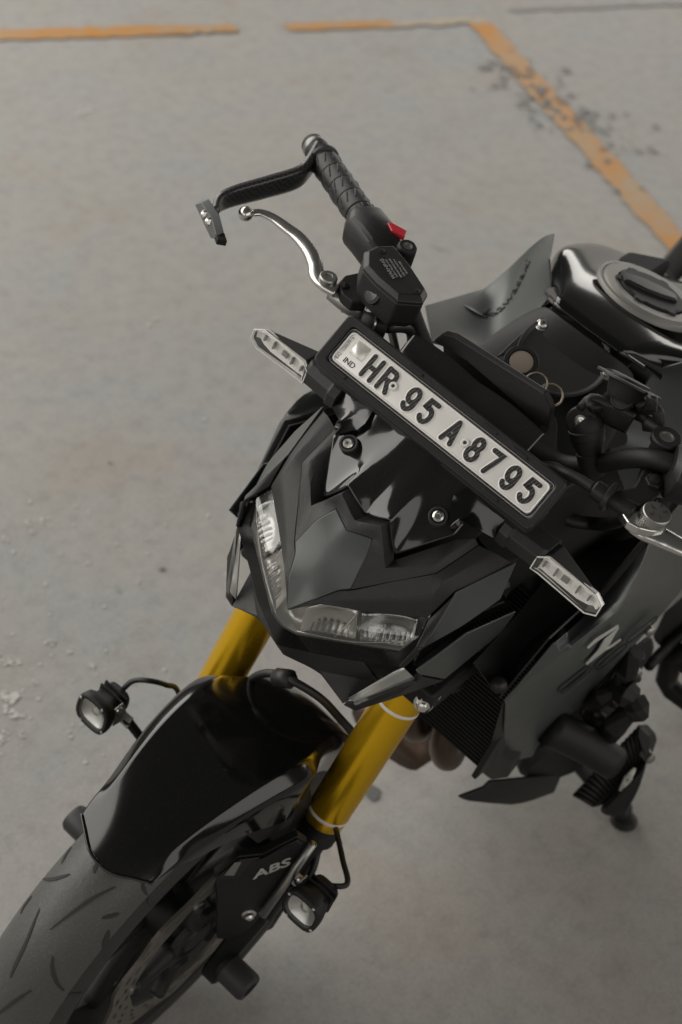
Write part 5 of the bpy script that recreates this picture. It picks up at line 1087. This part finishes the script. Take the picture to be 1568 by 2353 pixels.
fpn = unit(np.cross(FR['b3'] - FR['r2'], FR['k1'] - FR['r2'])); fpn = fpn if fpn[1] > 0 else -fpn; fpc = (FR['b3'] + FR['r2'] + FR['k1']) / 3
def flatpoly(name, qs, off, m, par, th=.0015, bev=.0004): return prism(name, [onP(q, fpc + fpn * off, fpn) for q in qs], fpn * th, m, par, bev)
zy = .003
zs = [[(1040, 955), (1085, 912), (1210, 830), (1200, 858), (1100, 925), (1045, 962)], [(1205, 845), (1213, 850), (1190, 900), (1125, 975), (1125, 960)], [(1200, 850), (1030, 1050), (1035, 1030), (1110, 925)], [(1035, 1052), (1040, 1035), (1130, 965), (1225, 908), (1220, 918), (1140, 985)]]
mZ = mat('silver_emblem', (.62, .61, .58), .35, .3)
zs = [[(1038, 956), (1085, 908), (1210, 830), (1205, 842), (1112, 905), (1088, 922), (1041, 961)], [(1204, 850), (1213, 842), (1160, 935), (1128, 976), (1033, 1051), (1031, 1046), (1095, 975), (1130, 915)], [(1128, 968), (1165, 948), (1224, 907), (1225, 914), (1172, 952), (1124, 977)]]
for z_ in zs: flatpoly('z_emblem', [('e', *q) for q in z_], zy, mZ, bike, .0018)
for q in ((978, 1140), (1175, 1010), (1345, 860)):                   # three faint zeros
    cxx, cyy = q; ou = []; inn_ = []
    for k in range(20):
        a = 2 * PI * k / 20; ca, sa = math.cos(a), math.sin(a); e = .55
        xx = math.copysign(abs(ca) ** e, ca) * 112; yy = math.copysign(abs(sa) ** e, sa) * 17
        for lst, kx, ky in ((ou, 1, 1), (inn_, .90, .45)):
            x2, y2 = xx * kx, yy * ky; x2 += y2 * -.3; lst.append(onP(('e', cxx + x2 * .78 + y2 * .6, cyy - x2 * .63 + y2 * .78), fpc + fpn * .0035, fpn))
    mk('zero_outline', ou + inn_, [(k, (k + 1) % 20, 20 + (k + 1) % 20, 20 + k) for k in range(20)], mMatte, bike, False)
# ------------------------------------------------------------------ radiator, inner panels
rx = -.350
def rp(y, z): return V(rx - (z - .45) * .12, y, z)
rad = prism('radiator', [rp(-.175, .493), rp(.190, .487), rp(.190, .77), rp(-.175, .77)], V(-.03, 0, 0), mVoid, bike, .003)
vs = []; fs = []
def addbar(p, q, w, t):
    p, q = np.array(p), np.array(q); d2 = unit(q - p); u2 = V(1, 0, 0); w2 = unit(np.cross(d2, u2)); n0 = len(vs)
    for c in (p, q):
        for a_, b_ in ((-1, -1), (1, -1), (1, 1), (-1, 1)): vs.append(c + w2 * a_ * w + u2 * b_ * t)
    for f_ in ((0, 1, 2, 3), (4, 5, 6, 7), (0, 1, 5, 4), (1, 2, 6, 5), (2, 3, 7, 6), (3, 0, 4, 7)): fs.append(tuple(n0 + x for x in f_))
for k in range(45): z_ = .497 + k * .0061; addbar(rp(-.172, z_) + V(.004, 0, 0), rp(.187, z_) + V(.004, 0, 0), .0013, .0022)
for k in range(58): y_ = -.171 + k * .006; addbar(rp(y_, .495) + V(.002, 0, 0), rp(y_, .768) + V(.002, 0, 0), .0006, .0010)
gr_ = mk('radiator_guard', vs, fs, mPlas, rad, False); gr_['kind'] = 'stuff'
for sgn in (1, -1): prism('radiator_side', [V(rx + .008, sgn * .188, .480), V(rx + .008, sgn * .196, .480), V(rx - .025, sgn * .196, .77), V(rx - .025, sgn * .188, .77)], V(-.05, 0, 0), mPlas, bike, .002)
ofs = V(-.002, -.007, -.003)
IPn = {'a': onY(('e', 400, 1040), .150), 'b': onY(('e', 655, 770), .140), 'c': onY(('e', 860, 520), .130), 'd': onY(('e', 1150, 400), .130), 'e': FR['t3'] + ofs, 'f': FR['t2'] + ofs, 'g': FR['t1'] + ofs, 'h': FR['tip'] + ofs, 'i': onY(('e', 520, 1200), .183), 'j': onY(('e', 720, 940), .176)}
panel('inner_side_cover', IPn, [['a', 'b', 'j', 'i'], ['i', 'j', 'g', 'h'], ['b', 'c', 'f', 'j'], ['j', 'f', 'g'], ['c', 'd', 'e', 'f']], mMatte, bike, 'both', .003, .002, ref=(.6, 1, .4), sub=1)
for k in range(7):
    t = k / 6; p0 = onY(('e', 735 + 115 * t, 935 - 50 * t), .174 + .008 * t); p1 = onY(('e', 768 + 60 * t, 1055 - 75 * t), .181 + .006 * t)
    sweep('vent_slat', [p0, (p0 + p1) / 2 + V(.004, .003, 0), p1], .0032, mPlas, bike, 8, 3)
sweep('screw_boss', [onY(('e', 550, 1165), .186), onY(('e', 548, 1167), .192)], [.010, .010], mPlas, bike, 18, 1)
# upper dark frame mass between bars and fairing
loft('frame_spar', [[V(x, s * 1.0 * y, z) for y, z in ((.05, .93), (.105, .90), (.125, .80), (.11, .70), (.05, .68))] for x, s in ((-.30, .8), (-.42, 1), (-.62, 1.15), (-.90, 1.15))], mVoid, bike, bevel=.008)
loft('frame_spar', [[V(x, -s * 1.0 * y, z) for y, z in ((.05, .93), (.105, .90), (.125, .80), (.11, .70), (.05, .68))] for x, s in ((-.30, .8), (-.42, 1), (-.62, 1.15), (-.90, 1.15))], mVoid, bike, bevel=.008)
loft('cylinder_block', [[V(x, y, z) for y, z in ((.10, .74), (.15, .68), (.16, .50), (.14, .44), (-.14, .44), (-.16, .50), (-.15, .68), (-.10, .74))] for x in (-.42, -.48, -.64)], mVoid, bike, bevel=.015)
loft('engine_block', [[V(x, y, z) for y, z in ((.10, .72), (.14, .66), (.17, .50), (.165, .36), (.11, .27), (-.11, .27), (-.165, .36), (-.17, .50), (-.14, .66), (-.10, .72))] for x in (-.60, -.66, -.80)], mVoid, bike, bevel=.015)
for k, (x0_, z0_, x1_, z1_) in enumerate(((-.40, .60, -.72, .44),)): pass
sweep('wiring_loom', [onY(('l', 240, 1720), .10), onY(('l', 430, 1790), .12), onY(('l', 640, 1815), .14), onY(('l', 780, 1820), .16), onY(('l', 1000, 1760), .19)], [.006, .0085, .0085, .008, .007], mRub, bike, 12, 5)
#STAGE3
# ------------------------------------------------------------------ lower engine, guards, exhaust, stand
for k, y_ in enumerate((-.07, -.005, .055, .115)):
    sweep('exhaust_header', [V(-.40, y_, .56), V(-.385, y_, .50), V(-.385, y_ + .01, .44), V(-.41, y_ + .015, .395), V(-.47, y_ * .9 + .01, .36), V(-.58, y_ * .7, .32), V(-.75, y_ * .5, .28)], .0205, mCopper, bike, 24, 6)
loft('exhaust_collector', [[V(x, y0 + hy * math.cos(a), z0 + hz * math.sin(a)) for a in np.linspace(0, 2 * PI, 20, endpoint=False)] for x, y0, z0, hy, hz in ((-.52, 0, .19, .07, .035), (-.58, 0, .185, .075, .05), (-.72, -.02, .18, .075, .055), (-.80, -.05, .18, .05, .05))], mCopper, bike)
# belly pan: a blade under the engine with a pointed front
def Xp(q, x): return onX(q, x)
BP = {'tip': Xp(('e', 330, 1792), -.42), 'u1': Xp(('e', 470, 1740), -.46), 'u2': Xp(('e', 505, 1705), -.47), 'u3': Xp(('e', 700, 1690), -.53), 'u4': Xp(('e', 905, 1660), -.60), 'l3': Xp(('e', 860, 1765), -.62), 'l2': Xp(('e', 740, 1810), -.57), 'l1': Xp(('e', 632, 1838), -.53), 'l0': Xp(('e', 365, 1812), -.43), 'm': Xp(('e', 640, 1765), -.53)}
BPn = {k: v for k, v in BP.items()}
BPn['m'] = BPn['m'] + V(.004, .006, 0)
panel('belly_pan', BPn, [['tip', 'u1', 'm', 'l0'], ['u1', 'u2', 'u3', 'm'], ['l0', 'm', 'l1'], ['m', 'u3', 'u4'], ['m', 'u4', 'l3', 'l2'], ['m', 'l2', 'l1']], mPlas, bike, 'both', .006, .002, ref=(.4, 1, .3), sub=1)
loft('sump', [[V(x, y, z) for y, z in ((.10, .33), (.12, .24), (.07, .16), (-.07, .16), (-.12, .24), (-.10, .33))] for x in (-.60, -.64, -.85)], mVoid, bike, bevel=.015)
# covers on the left of the engine
sweep('coolant_pipe', [onX(('e', 830, 1400), -.47), onX(('e', 1000, 1480), -.50), onX(('e', 1190, 1600), -.53)], [.026, .026, .024], mMatte, bike, 24, 4)
lathe('generator_cover', V(-.66, .15, .42), V(0.05, 1, .05), [(0, .095), (.055, .092), (.070, .080), (.074, .055), (.078, .03), (.078, 0)], mMatte, bike, 48)
for k in range(7):
    a = 2 * PI * k / 7 + .3; c = V(-.66 + .088 * math.sin(a), .205, .42 + .088 * math.cos(a)); bolt('bolt', c, V(0, 1, 0), .007, mMatte, bike, .006)
loft('cylinder_head', [[onX(('e', u, v), x) for (u, v), x in zip(((980, 1330), (1150, 1140), (1290, 960), (1390, 880), (1420, 960), (1310, 1130), (1330, 1290), (1230, 1380), (1140, 1500)), (-.52, -.56, -.60, -.66, -.66, -.62, -.60, -.58, -.55))],
     [onX(('e', u, v), x - .06) for (u, v), x in zip(((980, 1330), (1150, 1140), (1290, 960), (1390, 880), (1420, 960), (1310, 1130), (1330, 1290), (1230, 1380), (1140, 1500)), (-.52, -.56, -.60, -.66, -.66, -.62, -.60, -.58, -.55))]], mMatte, bike, bevel=.008)
for q, x, r_ in ((('e', 1310, 1100), -.60, .012), (('e', 1170, 1240), -.55, .012), (('e', 1385, 865), -.62, .010)):
    lathe('engine_bolt', onX(q, x), V(.5, .8, .2), [(-.01, r_ * .8), (.004, r_ * .7), (.006, r_ * .4), (.006, 0)], mCast, bike, 14)
for (a_, b_, r_) in (((1060, 1280), (1200, 1180), .016), ((1200, 1180), (1320, 990), .018), ((1100, 1500), (1290, 1290), .020), ((1230, 1200), (1300, 1240), .022), ((1300, 1240), (1330, 1330), .020)):
    sweep('engine_casting', [onX(('e', *a_), -.54), onX(('e', (a_[0] + b_[0]) / 2, (a_[1] + b_[1]) / 2), -.535), onX(('e', *b_), -.54)], [r_ * .7, r_ * .8, r_ * .65], mMatte, bike, n=1, prof=pr, up=(0, 0, 1), bevel=.002)
for k in range(5): sweep('engine_rib', [onX(('e', 1020 + 60 * k, 1390 - 70 * k), -.53), onX(('e', 1100 + 55 * k, 1430 - 75 * k), -.56)], .006, mMatte, bike, 8, 1)
lathe('lower_cover', onX(('e', 1020, 1620), -.60) + V(0, -.06, 0), V(.5, .8, -.1), [(0, .062), (.03, .060), (.04, .05), (.042, 0)], mMatte, bike, 40)
# crash guard: ribbed arm with a smooth slider cap
def gx(u, v, x): return onX(('e', u, v), x)
top_ = [gx(950, 1780, -.585), gx(1330, 1382, -.640), gx(1385, 1440, -.650), gx(1390, 1480, -.650), gx(1360, 1570, -.640), gx(1110, 1830, -.600), gx(1070, 1850, -.598)]
gmd = loft('crash_guard', [[p for p in top_], [p + V(-.03, 0.004, -.02) for p in top_]], mPlas, bike, bevel=.004)
for k in range(17):
    t = k / 16; p0 = gx(965 + (1330 - 965) * t, 1772 + (1395 - 1772) * t, -.583 - .055 * t); p1 = gx(1085 + (1375 - 1085) * t * .92, 1835 + (1545 - 1835) * t * .92, -.597 - .045 * t)
    sweep('guard_rib', [p0, p1], .0032, mMatte, gmd, 6, 1)
cap_ = [gx(1120, 1838, -.598), gx(1372, 1565, -.638), gx(1340, 1680, -.640), gx(1300, 1770, -.635), gx(1240, 1860, -.628), gx(1170, 1880, -.618), gx(1110, 1868, -.604)]
cpm = sum(cap_) / len(cap_)
loft('guard_slider', [[cpm + (p - cpm) * 1.0 + V(-.02, .0, -.02) for p in cap_], [p for p in cap_], [cpm + (p - cpm) * .86 + V(.010, .008, .004) for p in cap_]], mMatte, gmd, bevel=.003)
for (u0, v0), (u1, v1) in (((1225, 1750), (1262, 1668)), ((1262, 1668), (1285, 1690)), ((1240, 1730), (1272, 1700)), ((1268, 1665), (1305, 1630)), ((1270, 1705), (1300, 1640)), ((1218, 1775), (1240, 1735))):
    p0, p1 = gx(u0, v0, -.610) + V(.0, 0, 0), gx(u1, v1, -.614); sweep('guard_mark', [p0, p1], .0028, mOff, gmd, 6, 1)
prism('guard_end_cap', [gx(1330, 1382, -.636), gx(1385, 1435, -.646), gx(1392, 1480, -.646), gx(1365, 1575, -.636), gx(1318, 1430, -.630)], V(.008, .004, .004), mGreyM and mPlas, gmd, .002)
lathe('guard_bolt', gx(1382, 1565, -.640), V(.4, .9, .2), [(-.01, .009), (.006, .008), (.008, .004), (.008, 0)], mCast, gmd, 16)
# side stand reaching the floor
fb_w = onG((1432, 1890)); fb = RL.T @ (fb_w + V(0, 0, .014))
stand = sweep('side_stand', [V(-.70, .11, .26), lerp(V(-.70, .11, .26), fb, .5), lerp(V(-.70, .11, .26), fb, .86), fb + V(0, -.006, .008)], [.016, .014, .015, .018], mMatte, bike, 18, 5)
gn = RL.T @ V(0, 0, 1)
lathe('stand_foot', fb - gn * .013, gn, [(0, .020), (.003, .0225), (.008, .0225), (.012, .018), (.014, .010)], mMatte, stand, 28)
# gear lever and foot peg loop at the edge of the frame
sweep('shift_rod', [gx(1380, 1060, -.72), gx(1450, 990, -.76), gx(1530, 915, -.80), gx(1640, 830, -.84)], .0085, mMatte, bike, 12, 2)
pgx = -.80
def px2(u, v, x=pgx): return onX(('e', u, v), x)
sweep('foot_peg', [px2(1660, 960), px2(1520, 1005), px2(1502, 1050), px2(1480, 1140), px2(1510, 1190), px2(1600, 1260), px2(1700, 1330)], [.013, .014, .015, .015, .015, .014, .014], mMatte, bike, n=1, prof=pr)
lathe('peg_pad', px2(1640, 1100), V(.1, 1, 0), [(-.03, .014), (.05, .014)], mRub, bike, 16)
loft('frame_side_plate', [[px2(1700, 560, -.85), px2(1480, 760, -.80), px2(1400, 900, -.74), px2(1450, 960, -.78), px2(1560, 870, -.84), px2(1760, 800, -.9)], [px2(1700, 560, -.92), px2(1480, 760, -.87), px2(1400, 900, -.81), px2(1450, 960, -.85), px2(1560, 870, -.91), px2(1760, 800, -.97)]], mVoid, bike, bevel=.006)
# seat and tail continuing out of frame behind the tank
loft('seat', [[V(x, w_ * math.cos(a), z0 + .05 * math.sin(a)) for a in np.linspace(0, 2 * PI, 20, endpoint=False)] for x, w_, z0 in ((-1.0, .09, .70), (-1.12, .11, .69), (-1.30, .13, .70), (-1.55, .10, .76), (-1.80, .07, .82))], mMatte, bike)
# rear wheel and swingarm (outside the frame, under the tail)
lathe('rear_tyre', V(-1.455, 0, .315), V(0, 1, 0), [(.085 * math.sin(a), .315 - .07 + .07 * math.cos(a)) for a in np.linspace(-2.1, 2.1, 19)], mRub, bike, 72)
sweep('swingarm', [V(-.92, .10, .38), V(-1.2, .12, .34), V(-1.455, .12, .315)], [.035, .03, .025], mVoid, bike, 12, 2)
sweep('swingarm', [V(-.92, -.10, .38), V(-1.2, -.12, .34), V(-1.455, -.12, .315)], [.035, .03, .025], mVoid, bike, 12, 2)
# far-side handlebar guard beside the tank (rider's right rear), carbon-look
sweep('passenger_grab_trim', [onX(('t', 1760, 230), -1.25), onX(('t', 1600, 410), -1.25), onX(('t', 1430, 600), -1.25)], [.022, .022, .021], mWeave, bike, n=3, prof=flatp, up=(0, 0, 1))
sweep('grab_trim_edge', [onX(('t', 1700, 170), -1.245), onX(('t', 1540, 350), -1.245), onX(('t', 1350, 560), -1.245)], [.007, .007, .007], mGreyM, bike, n=3, prof=flatp, up=(0, 0, 1))
# ------------------------------------------------------------------ key fob and rings hanging at the ignition (a thing of its own)
kf = empty('key_fob', tuple(RL @ V(-.40, -.008, 1.015)), (-LEAN, 0, 0))
tag(kf, 'round black tracker fob with bronze split rings hanging at the ignition behind the number plate', 'key fob')
KO = V(-.40, -.008, 1.015)
def loc(p): return np.array(p) - KO
fN = unit(V(.45, .10, .88)); fc = onP(('D', 1198, 833), KO, fN)
lathe('fob_holder', loc(fc), fN, [(-.006, .016), (-.004, .0195), (.001, .0205), (.003, .0195), (.0035, .0150), (.0015, .0145)], mRub, kf, 40)
lathe('fob_face', loc(fc), fN, [(0, .0140), (.0020, .0138), (.0030, .011), (.0032, 0)], mFob, kf, 40)
def torus(name, c, n_, R_, r_, m, par, off=0):
    u_, w_, _ = frame_of(n_); return sweep(name, [c + (u_ * math.cos(a) + w_ * math.sin(a)) * R_ for a in np.linspace(0, 2 * PI, 24, endpoint=False)], r_, m, par, 10, 2, closed=True)
torus('split_ring', loc(onP(('D', 1231, 883), KO, fN)) + fN * .002, unit(V(.5, 0, .85)), .0128, .0011, mGreyM, kf)
torus('split_ring', loc(onP(('D', 1231, 883), KO, fN)) + fN * .0035, unit(V(.5, .05, .85)), .0126, .0009, mBrass, kf)
torus('split_ring', loc(onP(('D', 1267, 905), KO, fN)) - fN * .003, unit(V(.4, .15, .9)), .0136, .0012, mBrass, kf)
